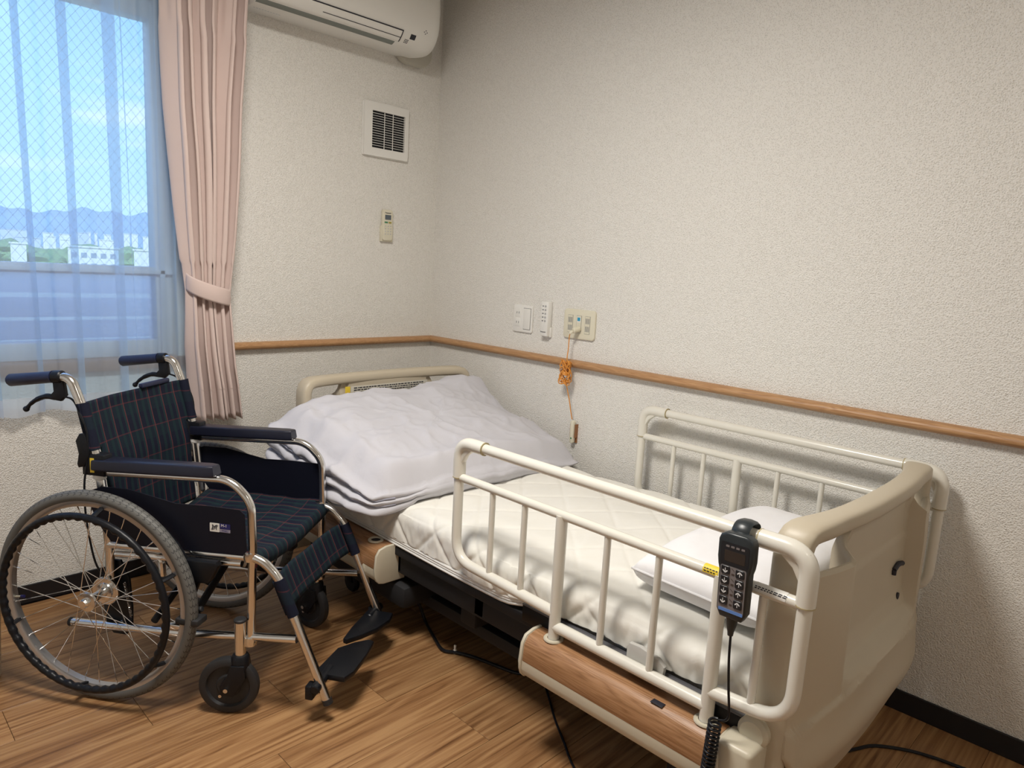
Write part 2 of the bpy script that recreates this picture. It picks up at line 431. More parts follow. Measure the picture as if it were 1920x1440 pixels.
# planks: rows run along x
rows = int(-YB / .1575) + 2; PW = .1575; PLEN = .92
joints = {4: -1.946, 6: -1.348, 7: -1.140, 8: -1.476, 9: -1.033, 5: -.75, 3: -.35, 10: -1.62, 15: -.36, 14: -.02 - .46}
pm = None
full = BM(); box(full, -PLEN / 2 + .0005, PLEN / 2 - .0005, -PW / 2 + .0005, PW / 2 - .0005, -.004, 0, bev=.0006, seg=1)
cache = {}
for r in range(rows):
    y1 = -.015 - PW * (r - 0); y0 = y1 - PW
    if r == 0: pass
    j = joints.get(r, -random.random() * .9)
    xs = []
    x = j
    while x < 0: x += PLEN
    while x > XL: xs.append(x); x -= PLEN
    xs.append(x)
    for xb, xa in zip(xs, xs[1:]):
        a, b = max(xa, XL), min(xb, 0)
        if b - a < .02: continue
        if b < -2.9 or y1 < -3.3: continue
        key = round(b - a, 3)
        if key not in cache:
            bm = BM(); h = (b - a) / 2
            box(bm, -h + .0005, h - .0005, -PW / 2 + .0005, PW / 2 - .0005, -.004, 0, bev=.0006, seg=1)
            o = build('plank', bm, M_plank, floor, flat=True); cache[key] = o.data
        else:
            o = bpy.data.objects.new('plank', cache[key]); C.objects.link(o); o.parent = floor
        o.location = ((a + b) / 2, (y0 + y1) / 2, 0)
bm = BM(); box(bm, XL - .1, .1, YB - .1, 0, -.004, -.0005); struct('floor_far', bm, M_gap) if False else bm.free()
bm = BM(); box(bm, XL, -2.9, YB, 0, -.004, 0); box(bm, -2.9, 0, YB, -3.32, -.004, 0)
build('floor_covering', bm, M_plank, floor, flat=True)
bm = BM(); box(bm, 0, .12, YB, .12, 0, ZC); struct('wall_right', bm, M_wall, label='right wall in off-white woven wallpaper')
bm = BM(); box(bm, XL - .12, XL, YB, .12, 0, ZC); struct('wall_left', bm, M_wall)
bm = BM(); box(bm, XL - .12, .12, YB - .12, YB, 0, ZC); struct('wall_back', bm, M_wall)
bm = BM(); box(bm, XL - .12, .12, YB - .12, .12, ZC, ZC + .15); struct('ceiling', bm, M_ceil)
WX0, WX1, WZ0, WZ1 = -3.15, -1.235, .846, 2.12
bm = BM()
box(bm, XL, WX0, 0, .12, 0, ZC); box(bm, WX1, 0, 0, .12, 0, ZC)
box(bm, WX0, WX1, 0, .12, 0, WZ0 - .04); box(bm, WX0, WX1, 0, .12, WZ1, ZC)
struct('wall_window', bm, M_wall, label='window wall in off-white woven wallpaper')
bm = BM(); box(bm, -.008, 0, YB, 0, 0, .066, bev=.002); struct('baseboard_right', bm, M_base)
bm = BM(); box(bm, XL, -.008, -.008, 0, 0, .066, bev=.002); struct('baseboard_window', bm, M_base)
# hand rails
def railprof():
    return [(0, 0), (.022, .002), (.030, .009), (.032, .016), (.030, .023), (.022, .030), (0, .032)]
RZ = .858
bm = BM()
P = railprof()
A = [bm.verts.new((-1.09, -d, RZ + h)) for d, h in P]; B = [bm.verts.new((-d, -d, RZ + h)) for d, h in P]
for i in range(len(P) - 1): bm.faces.new((A[i], A[i + 1], B[i + 1], B[i]))
bm.faces.new(A); bm.faces.new(B)
build('trim_1', bm, M_rail, kind='structure', label='short wooden handrail strip on the window wall')
bm = BM()
A = [bm.verts.new((-d, YB, RZ + h)) for d, h in P]; B = [bm.verts.new((-d, -d, RZ + h)) for d, h in P]
for i in range(len(P) - 1): bm.faces.new((A[i], A[i + 1], B[i + 1], B[i]))
bm.faces.new(A); bm.faces.new(B)
build('trim_2', bm, M_railY, kind='structure', label='long wooden handrail strip on the right wall')
# window sill
bm = BM(); box(bm, WX0 - .03, WX1 + .03, -.022, .12, WZ0 - .04, WZ0, bev=.004); build('trim_3', bm, M_brown, kind='structure', label='brown window sill board behind the sheer curtain')

# window
win = empty('window_1', (-2.2, .1, WZ0), kind='structure', label='window with wired glass above and obscured glass below')
wo = Vector((-2.2, .1, WZ0))
IX1, IZ0, IZ1 = -1.292, .905, 2.05
bm = BM(); box(bm, IX1, WX1, .05, .12, WZ0, WZ1, bev=.002); box(bm, IX1 + .012, IX1 + .03, .035, .05, WZ0, WZ1, bev=.002); box(bm, WX0, WX0 + .05, .05, .12, WZ0, WZ1, bev=.002)
build('jamb', bm, M_frame, win, wo)
bm = BM(); box(bm, WX0, IX1, .05, .12, IZ1, WZ1, bev=.002); build('top_rail', bm, M_frame, win, wo)
bm = BM(); box(bm, WX0, IX1, .05, .12, WZ0, IZ0, bev=.002); build('bottom_rail', bm, M_frame, win, wo)
bm = BM(); box(bm, WX0, WX1, .045, .12, 1.145, 1.178, bev=.002); box(bm, WX0, WX1, .035, .045, 1.152, 1.168, bev=.002); build('middle_rail', bm, M_frame, win, wo)
bm = BM(); box(bm, -2.28, -2.22, .04, .10, WZ0 + .03, WZ1 - .03, bev=.002); build('meeting_stile', bm, M_frame, win, wo)
bm = BM(); box(bm, WX0 + .03, IX1 + .01, .098, .103, 1.16, IZ1 + .01); build('pane', bm, M_glass, win, wo, label='clear wired glass pane')
bm = BM(); box(bm, WX0 + .03, IX1 + .01, .098, .103, IZ0 - .01, 1.15); build('pane', bm, M_frost, win, wo, label='obscured lower glass pane')
# diamond wires inside the glass
bm = BM()
M_wire = mat('thin_wire', (.18, .26, .36), .6)
def wireline(x0, z0, sl):
    # clip x = x0 + sl*(z - z0)
    za, zb = 1.178, IZ1
    pts = []
    xa, xb = x0 + sl * (za - z0), x0 + sl * (zb - z0)
    A_, B_ = Vector((xa, .097, za)), Vector((xb, .097, zb))
    def clip(P_, Q_, lim, sgn):
        if sgn * (P_.x - lim) > 0:
            t = (lim - P_.x) / (Q_.x - P_.x) if Q_.x != P_.x else 2
            if not 0 <= t <= 1: return None
            return P_.lerp(Q_, t)
        return P_
    for lim, sgn in ((IX1, 1), (-2.3, -1)):
        A2 = clip(A_, B_, lim, sgn); 
        if A2 is None: return
        B2 = clip(B_, A_, lim, sgn)
        if B2 is None: return
        A_, B_ = A2, B2
    if (A_ - B_).length > .01:
        tube(bm, [A_, B_], .0005, 3, cap=False)
k = -2.3 - .8
while k < -1.2 + .8:
    wireline(k, 1.178, .78); wireline(k, 1.178, -.78); k += .030
build('wire_mesh', bm, M_wire, win, wo, kind='stuff')

# ------------------------------------------------------------------ outside
def wp(u, v, z=None, D=None):
    d = Matrix(CR) @ Vector(((u - 960) / 1319.5, -(v - 720) / 1319.5, -1))
    if z is not None: return CP + d * ((z - CP.z) / d.z)
    return CP + d * (D / math.hypot(d.x, d.y))
GZ = -12.0
M_ground = mat('pale_ground', (.42, .47, .36), .9, var=.5, varscale=.05)
bm = BM(); box(bm, -3000, 3000, 6, 4000, GZ - 1, GZ); struct('ground', bm, M_ground)
M_hill = mat('hazy_hill', (.30, .45, .56), .95, var=.25, varscale=.004)  # aerial haze is painted into this pale blue hill colour
bm = BM()
def hillpt(s, t):
    u = -500 + s * 1400; v = interp([(-500, 380), (0, 386), (60, 396), (110, 396), (150, 391), (200, 397), (240, 404), (280, 402), (400, 410), (900, 430)], u)
    top = wp(u, v + 3 * math.sin(u * .11), D=2600); base = wp(u, 470, D=1900); base.z = GZ
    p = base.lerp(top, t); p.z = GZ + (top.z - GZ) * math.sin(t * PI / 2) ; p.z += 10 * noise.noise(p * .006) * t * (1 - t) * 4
    return p
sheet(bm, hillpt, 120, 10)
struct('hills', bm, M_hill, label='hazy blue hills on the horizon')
M_bwhite = mat('sunlit_wall', (.85, .84, .80), .8); M_bgrey = mat('hazy_wall', (.60, .66, .74), .8); M_bwin = mat('far_window', (.30, .38, .48), .4)  # M_bgrey has distance haze mixed into its wall colour
M_tree = mat('far_tree', (.22, .36, .17), .9, var=.4, varscale=.3)
def far_building(u0, u1, vt, D, m, label, group=None, nwin=0, depth=14, floors=2):
    a = wp(u0, vt, D=D); b = wp(u1, vt, D=D); top = (a.z + b.z) / 2
    base = Vector(((a.x + b.x) / 2, (a.y + b.y) / 2, GZ)); wv = (b - a); wv.z = 0; wl = wv.length
    ang = math.atan2(wv.y, wv.x)
    r = empty('building', base, ang, label, 'building', group)
    h = top - GZ
    bm = BM(); box(bm, -wl / 2, wl / 2, 0, depth, 0, h); box(bm, -wl / 2 - .4, wl / 2 + .4, -.4, depth + .4, h, h + .5); build('walls', bm, m, r, flat=True)
    if nwin:
        for f in range(floors):
            for k in range(nwin):
                bm = BM(); cx = -wl / 2 + wl * (k + .6) / (nwin + .2); ww = wl / nwin * .28; z = h - 3.4 - f * 3.6
                box(bm, cx - ww, cx + ww, -.15, .1, z, z + 1.6); build('window', bm, M_bwin, r, flat=True)
    return r
far_building(19, 49, 457, 300, M_bwhite, 'bright white far block at the left of the view, left of the long block', nwin=0)
far_building(127, 222, 465, 290, M_bwhite, 'long low white far building with rows of windows', nwin=5)
far_building(251, 300, 471, 290, M_bwhite, 'bright white far building cut off by the window jamb', nwin=0)
far_building(-80, -10, 455, 420, M_bwhite, 'white far building beyond the left edge of the window', nwin=4)
rb = random.Random(3)
desc = ['pale tower in the hazy town below the hills']
k = 0
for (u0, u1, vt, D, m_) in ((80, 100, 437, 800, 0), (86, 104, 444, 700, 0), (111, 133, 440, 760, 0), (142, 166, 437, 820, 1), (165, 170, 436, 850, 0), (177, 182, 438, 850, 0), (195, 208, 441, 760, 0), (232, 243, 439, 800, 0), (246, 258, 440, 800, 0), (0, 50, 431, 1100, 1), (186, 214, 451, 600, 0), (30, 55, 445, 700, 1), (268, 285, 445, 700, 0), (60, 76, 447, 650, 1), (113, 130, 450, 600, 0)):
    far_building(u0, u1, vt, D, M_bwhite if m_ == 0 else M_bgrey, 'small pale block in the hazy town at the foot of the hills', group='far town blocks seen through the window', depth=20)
bm = BM(); nrt = Vector((0, 0, 0))
def tree(u, D, h, rad, seed):
    p = wp(u, 480, D=D); p.z = GZ
    t_ = bmesh.ops.create_icosphere(bm, subdivisions=3, radius=1)
    for v in t_['verts']:
        n_ = 1 + .35 * noise.noise(v.co * 2.2 + Vector((seed, 0, 0))) + .15 * noise.noise(v.co * 6)
        v.co = p + Vector((v.co.x * rad * n_, v.co.y * rad * n_, h * .5 + v.co.z * h * .5 * n_))
for i, (u, D, h, rad) in enumerate(((-20, 250, 4, 6), (8, 250, 4.5, 6), (60, 255, 5, 7), (95, 240, 4.4, 8), (125, 262, 6.0, 6), (150, 250, 4.0, 7), (180, 255, 5.2, 8), (205, 250, 4.6, 7), (232, 250, 5, 8), (262, 250, 4.4, 7), (75, 320, 9, 9), (105, 330, 10, 9), (240, 400, 12, 12), (170, 420, 12, 14), (20, 420, 12, 14), (285, 260, 5, 7))):
    tree(u, D, h, rad, i * 3.1)
build('treetops', bm, M_tree, kind='stuff', label='green treetops massed in front of the far white buildings', cat='trees')
# louvred balcony screen
M_louv = mat('lavender_louvre', (.80, .78, .84), .6)
sc = empty('balcony_screen', (-2.2, .30, .80), label='lavender-grey slatted balcony screen outside the lower window', cat='screen')
so = Vector((-2.2, .30, .80))
for z0, z1 in ((.62, .875), (.889, .959), (.972, 1.045), (1.062, 1.16)):
    bm = BM(); box(bm, -3.4, -1.18, .30, .312, z0, z1, bev=.002); build('slat', bm, M_louv, sc, so)
for x in (-3.3, -2.25, -1.2):
    bm = BM(); box(bm, x - .015, x + .015, .313, .34, .55, 1.16, bev=.002); build('post', bm, M_louv, sc, so)
bm = BM(); box(bm, -3.4, -1.1, .121, .36, .50, .56); build('ledge', bm, M_bwhite, sc, so)

# ================================================================== LAMP (out of view, gives the room its light) AND ADDED FILL LAMP
lp = empty('ceiling_lamp', (LAMP.x, LAMP.y, ZC), label='round ceiling lamp in the middle of the room', cat='lamp')
bm = BM(); lathe(bm, [(.27, 0), (.27, -.02), (0.24, -.024), (0, -.024)], Matrix.Translation(Vector((0, 0, 0))), 32); build('base', bm, M_white, lp)
lp2 = empty('ceiling_lamp', (-1.3, -3.7, ZC), label='small round fill lamp added out of view near the back wall', cat='lamp')  # unseen fixture made up to carry the fill light
bm = BM(); lathe(bm, [(.17, 0), (.17, -.02), (.15, -.024), (0, -.024)], Matrix(), 32); build('base', bm, M_white, lp2)

# ================================================================== CURTAINS
# pink pleated curtain
cr_L = [(.62, -1.216), (.90, -1.236), (1.10, -1.236), (1.38, -1.262), (1.74, -1.293), (2.0, -1.307), (2.25, -1.315)]
cr_R = [(.62, -1.050), (.82, -1.074), (1.08, -1.088), (1.30, -1.068), (1.49, -1.057), (1.78, -1.045), (2.15, -1.016), (2.25, -1.010)]
def pinkf(s, t):
    z = .618 + t * (2.25 - .618)
    l, r = interp(cr_L, z), interp(cr_R, z)
    zt = 1.09
    amp = lerp(.016, .046, min(1, abs(z - zt) / .35)) if z < zt else lerp(.016, .042, min(1, (z - zt) / .5))
    if z > 2.0: amp *= lerp(1, .75, min(1, (z - 2.0) / .05))
    ph = s * 6.0 + .22 * math.sin(s * 9 + z * 1.3) + .12 * noise.noise(Vector((s * 4, z * 1.4, 3)))
    a = 2 * PI * ph
    x = l + (r - l) * s + (.011 * math.sin(2 * a) + .006 * math.sin(a * 1.5 + 1)) * (1 if z > 1.2 else .7)
    y = -.118 + amp * math.sin(a) + .008 * noise.noise(Vector((s * 3, z * 2, 0)))
    if z > 1.99:   # pinched heads
        k_ = sstep(1.99, 2.06, z); y = -.118 + lerp(amp, .03, k_) * (math.sin(a) * (1 - .5 * k_) + .5 * k_ * math.copysign(abs(math.sin(a)) ** .4, math.sin(a)))
    z += (.008 * math.sin(a + .5) if t == 0 else 0)
    return Vector((x, y, z))
bm = BM(); sheet(bm, pinkf, 260, 90)
pk = build('pink_curtain', bm, M_pink, label='pale pink pleated curtain tied back at the right of the window', cat='curtain', angle=80)
solid(pk, .0015)
po = pk.location
bm = BM()
def tief(s, t):
    a = PI * (1 - s); x = -1.162 + .079 * math.cos(a); y = -.108 - .052 * math.sin(a)
    z = lerp(1.128, 1.085, s) + (t - .5) * .062 + .010 * math.cos(s * PI * 1.0) - .012 * math.sin(PI * s)
    return Vector((x, y - .004 * math.sin(t * PI), z))
sheet(bm, tief, 30, 8)
def tieb(s, t):
    a = PI * s; x = -1.162 + .079 * math.cos(a); y = -.108 + .052 * math.sin(a)
    z = lerp(1.085, 1.128, s) + (t - .5) * .062 - .010 * math.cos(s * PI)
    return Vector((x, y, z))
sheet(bm, tieb, 20, 8)
bmesh.ops.remove_doubles(bm, verts=bm.verts, dist=.0005)
tb = build('tieback', bm, M_pink, pk, po); solid(tb, .003, 1)
# bottom hem seam of pink curtain
bm = BM()
def hemf(s, t):
    p = pinkf(s, (.735 + t * .004 - .618) / (2.25 - .618)); p.y -= .0022; return p
sheet(bm, hemf, 260, 1); build('hem_seam', bm, M_pink, pk, po)
# sheer curtain: flat spans joined by narrow z-folds
folds = []
xs_ = -3.25
FX = [-3.1, -2.95, -2.8, -2.65, -2.5, -2.35, -2.2, -2.05, -1.93, -1.83, -1.705, -1.585, -1.452]
def sheer_path(z):
    """plan polyline (x, y) at height z"""
    lean = (z - 1.2)
    pts = [(-3.3, -.055)]
    for i, fx in enumerate(FX):
        c = fx + lean * (-.022 if i % 2 else -.016) * (1.0 + .3 * math.sin(i * 2.1))
        wdt = lerp(.012, .021, sstep(.7, 2.0, z)) * (1 + .35 * math.sin(i * 1.7))
        d = .012
        pts += [(c - .055, -.06 - .010 * math.sin(i + z * 2)), (c - .004, -.062), (c + wdt, -.074), (c - wdt * .2, -.050 ), (c + wdt * .55, -.046), (c + .05, -.055 + .006 * math.sin(i * 1.3 + z))]
    for i in range(9):
        x = -1.40 + i * .022
        x2 = x + lean * (-.02)
        pts.append((x2, -.058 + .016 * math.sin(i * 1.9 + .6 * z) * (1 if i > 1 else .3)))
    pts.append((-1.215, -.05))
    return pts
NZ = 44
bm = BM(); prev = None; uvl = None
npt = len(sheer_path(1)) * 3
colsV = []
for j in range(NZ + 1):
    t = j / NZ; z = .735 + t * (2.30 - .735)
    pp = smoothpath([(x, y + .014, z) for x, y in sheer_path(z)], 3)
    colsV.append([bm.verts.new(p) for p in pp])
for A, B in zip(colsV, colsV[1:]):
    for i in range(len(A) - 1): bm.faces.new((A[i], A[i + 1], B[i + 1], B[i]))
sh = build('sheer_curtain', bm, M_sheer, label='white sheer curtain hanging in front of the window', cat='curtain', angle=80)
bm = BM(); colsV = []
for j in range(4):
    t = j / 3
    pp = smoothpath([(x, y + .014, .735) for x, y in sheer_path(.735)], 3)
    colsV.append([bm.verts.new((p.x, p.y - .012 * (1 - t) * math.sin(p.x * 38), (.679 + .008 * math.sin(p.x * 30 + 1)) * (1 - t) + .735 * t)) for p in pp])
for A, B in zip(colsV, colsV[1:]):
    for i in range(len(A) - 1): bm.faces.new((A[i], A[i + 1], B[i + 1], B[i]))
build('hem', bm, M_hem, sh, sh.location, angle=80)
# curtain track
bm = BM(); box(bm, -3.4, -1.005, -.140, -.02, 2.302, 2.337, bev=.003); tk = build('curtain_track', bm, M_white, label='white double curtain track above the window', cat='track')
for x in (-3.2, -2.1, -1.03):
    bm = BM(); box(bm, x - .012, x + .012, -.05, 0, 2.335, 2.35); build('bracket', bm, M_white, tk, tk.location)

# ================================================================== AIR CONDITIONER
ac = empty('air_conditioner', (-.60, 0, 2.155), label='white wall air conditioner above the vent at the top of the window wall', cat='air conditioner')
ao = Vector((-.60, 0, 2.155))
prof = [(0, 2.160), (-.10, 2.146), (-.150, 2.146), (-.185, 2.160), (-.215, 2.192), (-.232, 2.235), (-.238, 2.300), (-.234, 2.380), (-.222, 2.425), (-.19, 2.445), (0, 2.445)]
prof = [(p.x, p.y) for p in smoothpath([(a, b, 0) for a, b in prof], 4)]
bm = BM(); x0, x1 = -1.0, -.195
stations = []
for k in range(9):
    t = k / 8; inset = .045 * (1 - math.cos(t * PI / 2)); stations.append((x1 - .045 + .045 * math.sin(t * PI / 2), inset))
stations = [(x0, 0)] + stations
rings = []
cy, cz = -.08, 2.30
for xx, ins in stations:
    ring = []
    for y, z in prof:
        if y > -.001: q = (xx, 0, lerp(z, cz, ins * .8))
        else: q = (xx, lerp(y, cy, ins * 2.6), lerp(z, cz, ins * 2.6))
        ring.append(bm.verts.new(q))
    rings.append(ring)
for A, B in zip(rings, rings[1:]):
    for i in range(len(A) - 1): bm.faces.new((A[i], A[i + 1], B[i + 1], B[i]))
bm.faces.new(rings[0]); bm.faces.new(rings[-1])
build('casing', bm, M_acwhite, ac, ao, angle=30)
# front seam line, flap
def onprof(zq, lo=True):
    best = min(prof, key=lambda p: abs(p[1] - zq) + (0 if p[0] < -.14 else 1)); return best
def strip(bm, xa, xb, za, zb, out=.0015, th=.002):
    pa = [p for p in prof if p[0] < -.13 and za <= p[1] <= zb]
    def at(z):
        pr = [p for p in prof if p[0] < -.13 and p[1] < 2.4]
        for (ya, z0), (yb, z1) in zip(pr, pr[1:]):
            if z0 <= z <= z1 and z1 > z0: return lerp(ya, yb, (z - z0) / (z1 - z0))
        return pr[0][0]
    n = 5
    V = []
    for i in range(n + 1):
        z = lerp(za, zb, i / n); y = at(z)
        V.append([bm.verts.new((xa, y - out, z)), bm.verts.new((xb, y - out, z)), bm.verts.new((xb, y + th, z + .0)), bm.verts.new((xa, y + th, z))])
    for A, B in zip(V, V[1:]):
        for k in range(4): bm.faces.new((A[k], A[(k + 1) % 4], B[(k + 1) % 4], B[k]))
    bm.faces.new(V[0]); bm.faces.new(V[-1])
bm = BM(); strip(bm, -.999, -.385, 2.196, 2.1990, .0042); strip(bm, -.387, -.384, 2.160, 2.1985, .0042); strip(bm, -.75, -.388, 2.172, 2.1738, .0042); build('seam', bm, M_ink, ac, ao)
bm = BM(); strip(bm, -.999, -.40, 2.148, 2.158, .0005); build('outlet_slot', bm, mat('slot_grey', (.20, .22, .20), .6), ac, ao)
bm = BM(); strip(bm, -.999, -.388, 2.160, 2.195, .003, .004); build('flap', bm, M_acwhite, ac, ao)
bm = BM(); strip(bm, -.342, -.316, 2.178, 2.195, .0012); build('sensor_window', bm, M_ink, ac, ao)
bm = BM()
rr = random.Random(5)
for i in range(9):
    xx = -.362 + .007 * (i % 3); zz = 2.162 + .0045 * (i // 3)
    strip(bm, xx, xx + .0045, zz, zz + .0022, .0012)
build('button_marks', bm, M_ink, ac, ao)
bm = BM()
for (xa, za) in ((-.284, 2.215), (-.277, 2.209), (-.270, 2.215), (-.277, 2.221)):
    strip(bm, xa, xa + .006, za, za + .004, .0006)
build('emblem_mark', bm, M_inkgrey, ac, ao)
bm = BM()
for i in range(10): box(bm, -.98 + i * .011, -.98 + i * .011 + .007, -.11, -.104, 2.1455, 2.1462)
build('underside_print', bm, mat('blue_grey_print', (.16, .24, .36), .6), ac, ao)
# pipe cover beside the unit
bm = BM(); prism(bm, rrect(.19, .16, .06, 6), frame((-.185, -.001, 2.213), (1, 0, 0), (0, 0, 1)), .045, bev=.01)
build('pipe_cover', bm, mat('greyish_beige', (.52, .50, .43), .6), label='beige rounded pipe cover on the wall behind the air conditioner', cat='cover')

# ================================================================== VENT
vx0, vx1, vz0, vz1 = -.432, -.193, 1.710, 1.940
vn = empty('wall_vent', (-.3125, 0, vz0), label='white square ventilation grille with dark slots high on the window wall', cat='vent')
vo = Vector((-.3125, 0, vz0)); gx0, gx1, gz0, gz1 = vx0 + .041, vx1 - .021, vz0 + .036, vz1 - .036
bm = BM()
for a in ((vx0, gx0, vz0, vz1), (gx1, vx1, vz0, vz1), (gx0, gx1, vz0, gz0), (gx0, gx1, gz1, vz1)):
    box(bm, a[0], a[1], -.018, 0, a[2], a[3])
bmesh.ops.remove_doubles(bm, verts=bm.verts, dist=1e-5)
build('frame', bm, M_white, vn, vo)
bm = BM(); prism(bm, rrect(vx1 - vx0 + .006, vz1 - vz0 + .006, .012), frame(((vx0 + vx1) / 2, 0, (vz0 + vz1) / 2), (1, 0, 0), (0, 0, 1)), .006, bev=.002); build('rim', bm, M_white, vn, vo)
bm = BM(); box(bm, gx0, gx1, -.007, -.0062, gz0, gz1); build('duct', bm, M_dark, vn, vo)
for i in range(14):
    bm = BM(); z = gz0 + (gz1 - gz0) * (i + 1) / 15; box(bm, gx0, gx1, -.0165, -.0145, z - .0009, z + .0009); build('slat', bm, M_white, vn, vo)
for f in (.37, .63):
    bm = BM(); x = lerp(gx0, gx1, f); box(bm, x - .0013, x + .0013, -.0168, -.0145, gz0, gz1); build('mullion', bm, M_white, vn, vo)

# ================================================================== REMOTES ON WALLS
rm = empty('air_conditioner_remote', (-.297, 0, 1.337), label='cream remote control with small screen in a holder on the window wall', cat='remote control')
ro = Vector((-.297, 0, 1.337)); rx = -.297
bm = BM(); box(bm, rx - .030, rx + .030, -.014, 0, 1.3370, 1.3799, bev=.004); box(bm, rx - .031, rx - .027, -.018, 0, 1.3370, 1.4082, bev=.001); box(bm, rx + .027, rx + .031, -.018, 0, 1.3370, 1.4082, bev=.001); build('holder', bm, M_ivory, rm, ro)
bm = BM(); prism(bm, rrect(.054, .140, .010), frame((rx, -.004, 1.4116), (1, 0, 0), (0, 0, 1)), .018, bev=.004); build('body', bm, M_ivory, rm, ro)
bm = BM(); box(bm, rx - .017, rx + .016, -.0232, -.021, 1.4364, 1.4579); build('screen', bm, M_lcd, rm, ro)
bm = BM(); box(bm, rx - .019, rx - .002, -.0245, -.021, 1.4206, 1.4274, bev=.001); build('button', bm, M_green, rm, ro, label='green button')
bm = BM(); box(bm, rx + .003, rx + .018, -.0245, -.021, 1.4206, 1.4274, bev=.001); build('button', bm, M_olive, rm, ro, label='yellow button')
for i in range(4):
    for jx in (-.015, 0, .014):
        bm = BM(); cyl(bm, (rx + jx, -.0225, 1.4071 - i * .012), (rx + jx, -.0238, 1.4071 - i * .012), .0035, 10); build('button', bm, M_white, rm, ro)
bm = BM(); 
for i in range(4):
    for jx in (-.015, 0, .014): box(bm, rx + jx - .002, rx + jx + .0025, -.0242, -.0238, 1.4065 - i * .012, 1.4082 - i * .012)
text(bm, 'Panasonic', .0085, frame((rx, -.0226, 1.4669), (1, 0, 0), (0, 0, 1)))
build('print', bm, M_ink, rm, ro)

rl = empty('lighting_remote', (0, -.787, .972), label='slim white remote control on the right wall between the two outlet plates', cat='remote control')
lo_ = Vector((0, -.787, .972))
bm = BM(); box(bm, -.030, -.003, -.808, -.767, .972, 1.118, bev=.003); build('body', bm, M_white, rl, lo_)
bm = BM(); box(bm, -.012, 0, -.812, -.763, .968, 1.010, bev=.002); build('holder', bm, M_white, rl, lo_)
for i in range(5):
    bm = BM(); cyl(bm, (-.030, -.793, 1.098 - i * .0155), (-.0312, -.793, 1.098 - i * .0155), .0045, 12); build('button', bm, mat('grey_key', (.42, .42, .42), .5), rl, lo_)
bm = BM()
for i in range(5): box(bm, -.0306, -.030, -.783, -.775, 1.097 - i * .0155, 1.1 - i * .0155)
text(bm, 'Panasonic', .0075, frame((-.0304, -.786, .990), (0, -1, 0), (0, 0, 1)))
build('print', bm, M_ink, rl, lo_)

# ================================================================== OUTLET PLATES
def yz(y, z, x=0): return frame((x, y, z), (0, -1, 0), (0, 0, 1))
op = empty('outlet_plate', (0, -.641, .973), label='white plate with a double socket and a rocker switch on the right wall', cat='outlet')
oo = Vector((0, -.641, .973)); cy_, cz_ = -.641, 1.033
bm = BM(); prism(bm, rrect(.116, .120, .008), yz(cy_, cz_, 0) , .009, bev=.003); 
for v in bm.verts: v.co.x = -abs(v.co.x)
build('plate', bm, M_white, op, oo)
bm = BM(); box(bm, -.013, -.008, cy_ - .048, cy_ - .008, cz_ - .045, cz_ + .045, bev=.002); build('rocker_switch', bm, M_white, op, oo)
bm = BM(); box(bm, -.0095, -.0085, cy_ - .050, cy_ - .006, cz_ - .047, cz_ + .047); build('switch_gap', bm, M_inkgrey, op, oo)
for dz in (.024, -.018):
    bm = BM(); box(bm, -.0105, -.008, cy_ + .012, cy_ + .044, cz_ + dz - .018, cz_ + dz + .018, bev=.001); s_ = build('socket', bm, M_white, op, oo)
    for dy in (.021, .034):
        bm = BM(); box(bm, -.0110, -.0100, cy_ + dy - .001, cy_ + dy + .001, cz_ + dz - .004, cz_ + dz + .005); build('slot', bm, M_ink, s_, oo)
cp = empty('nurse_call_plate', (0, -.962, .977), label='ivory three-section wall plate with speaker slots and the orange cord plugged in', cat='call plate')
co = Vector((0, -.962, .977)); cy_, cz_ = -.962, 1.038
bm = BM(); prism(bm, rrect(.164, .120, .014), yz(cy_, cz_, 0), .010, bev=.003)
for v in bm.verts: v.co.x = -abs(v.co.x)
build('plate', bm, M_ivory, cp, co)
for k, dy in enumerate((.045, 0, -.045)):
    bm = BM(); box(bm, -.0112, -.009, cy_ + dy - .013, cy_ + dy + .013, cz_ - .036, cz_ + .036); box(bm, -.0118, -.011, cy_ + dy - .012, cy_ + dy + .012, cz_ - .035, cz_ + .035, mi=1)
    in_ = build('insert', bm, [M_inkgrey, M_ivory], cp, co)
    if k != 1:
        for row in (.016, -.016):
            for q in range(6):
                bm = BM(); y = cy_ + dy - .009 + q * .0036; box(bm, -.0122, -.0116, y - .0009, y + .0009, cz_ + row - .011, cz_ + row + .011); build('slot', bm, M_inkgrey, in_, co)
bm = BM(); box(bm, -.0125, -.0117, cy_ - .009, cy_ + .009, cz_ + .008, cz_ + .030); build('sticker', bm, M_white, cp, co, label='white sticker with a blue picture')
bm = BM(); box(bm, -.0130, -.0124, cy_ - .007, cy_ + .007, cz_ + .014, cz_ + .028); build('picture', bm, M_teal, cp, co)
# nurse call button
nc = empty('nurse_call_button', (-.015, -.975, .535), label='white handheld call button hanging on an orange cord tied in a knot by the handrail', cat='call button')
no = Vector((-.015, -.975, .535))
bm = BM(); cyl(bm, (-.012, -.968, 1.020), (-.045, -.962, 1.012), .011, 14, .002); cyl(bm, (-.045, -.962, 1.012), (-.052, -.952, 1.000), .006, 10, .002); build('plug', bm, M_ivory, nc, no)
bm = BM()
tube(bm, smoothpath([(-.050, -.953, 1.002), (-.046, -.946, .985), (-.044, -.944, .94), (-.046, -.942, .905), (-.048, -.944, .88)], 6), .0021, 8); build('cord', bm, M_orange, nc, no); bm = BM()
tube(bm, smoothpath([(-.045, -.944, .80), (-.040, -.948, .775), (-.035, -.962, .72), (-.03, -.968, .68), (-.022, -.972, .645)], 6), .0021, 8)
build('cord', bm, M_orange, nc, no)
bm = BM(); rr = random.Random(11); pts = []
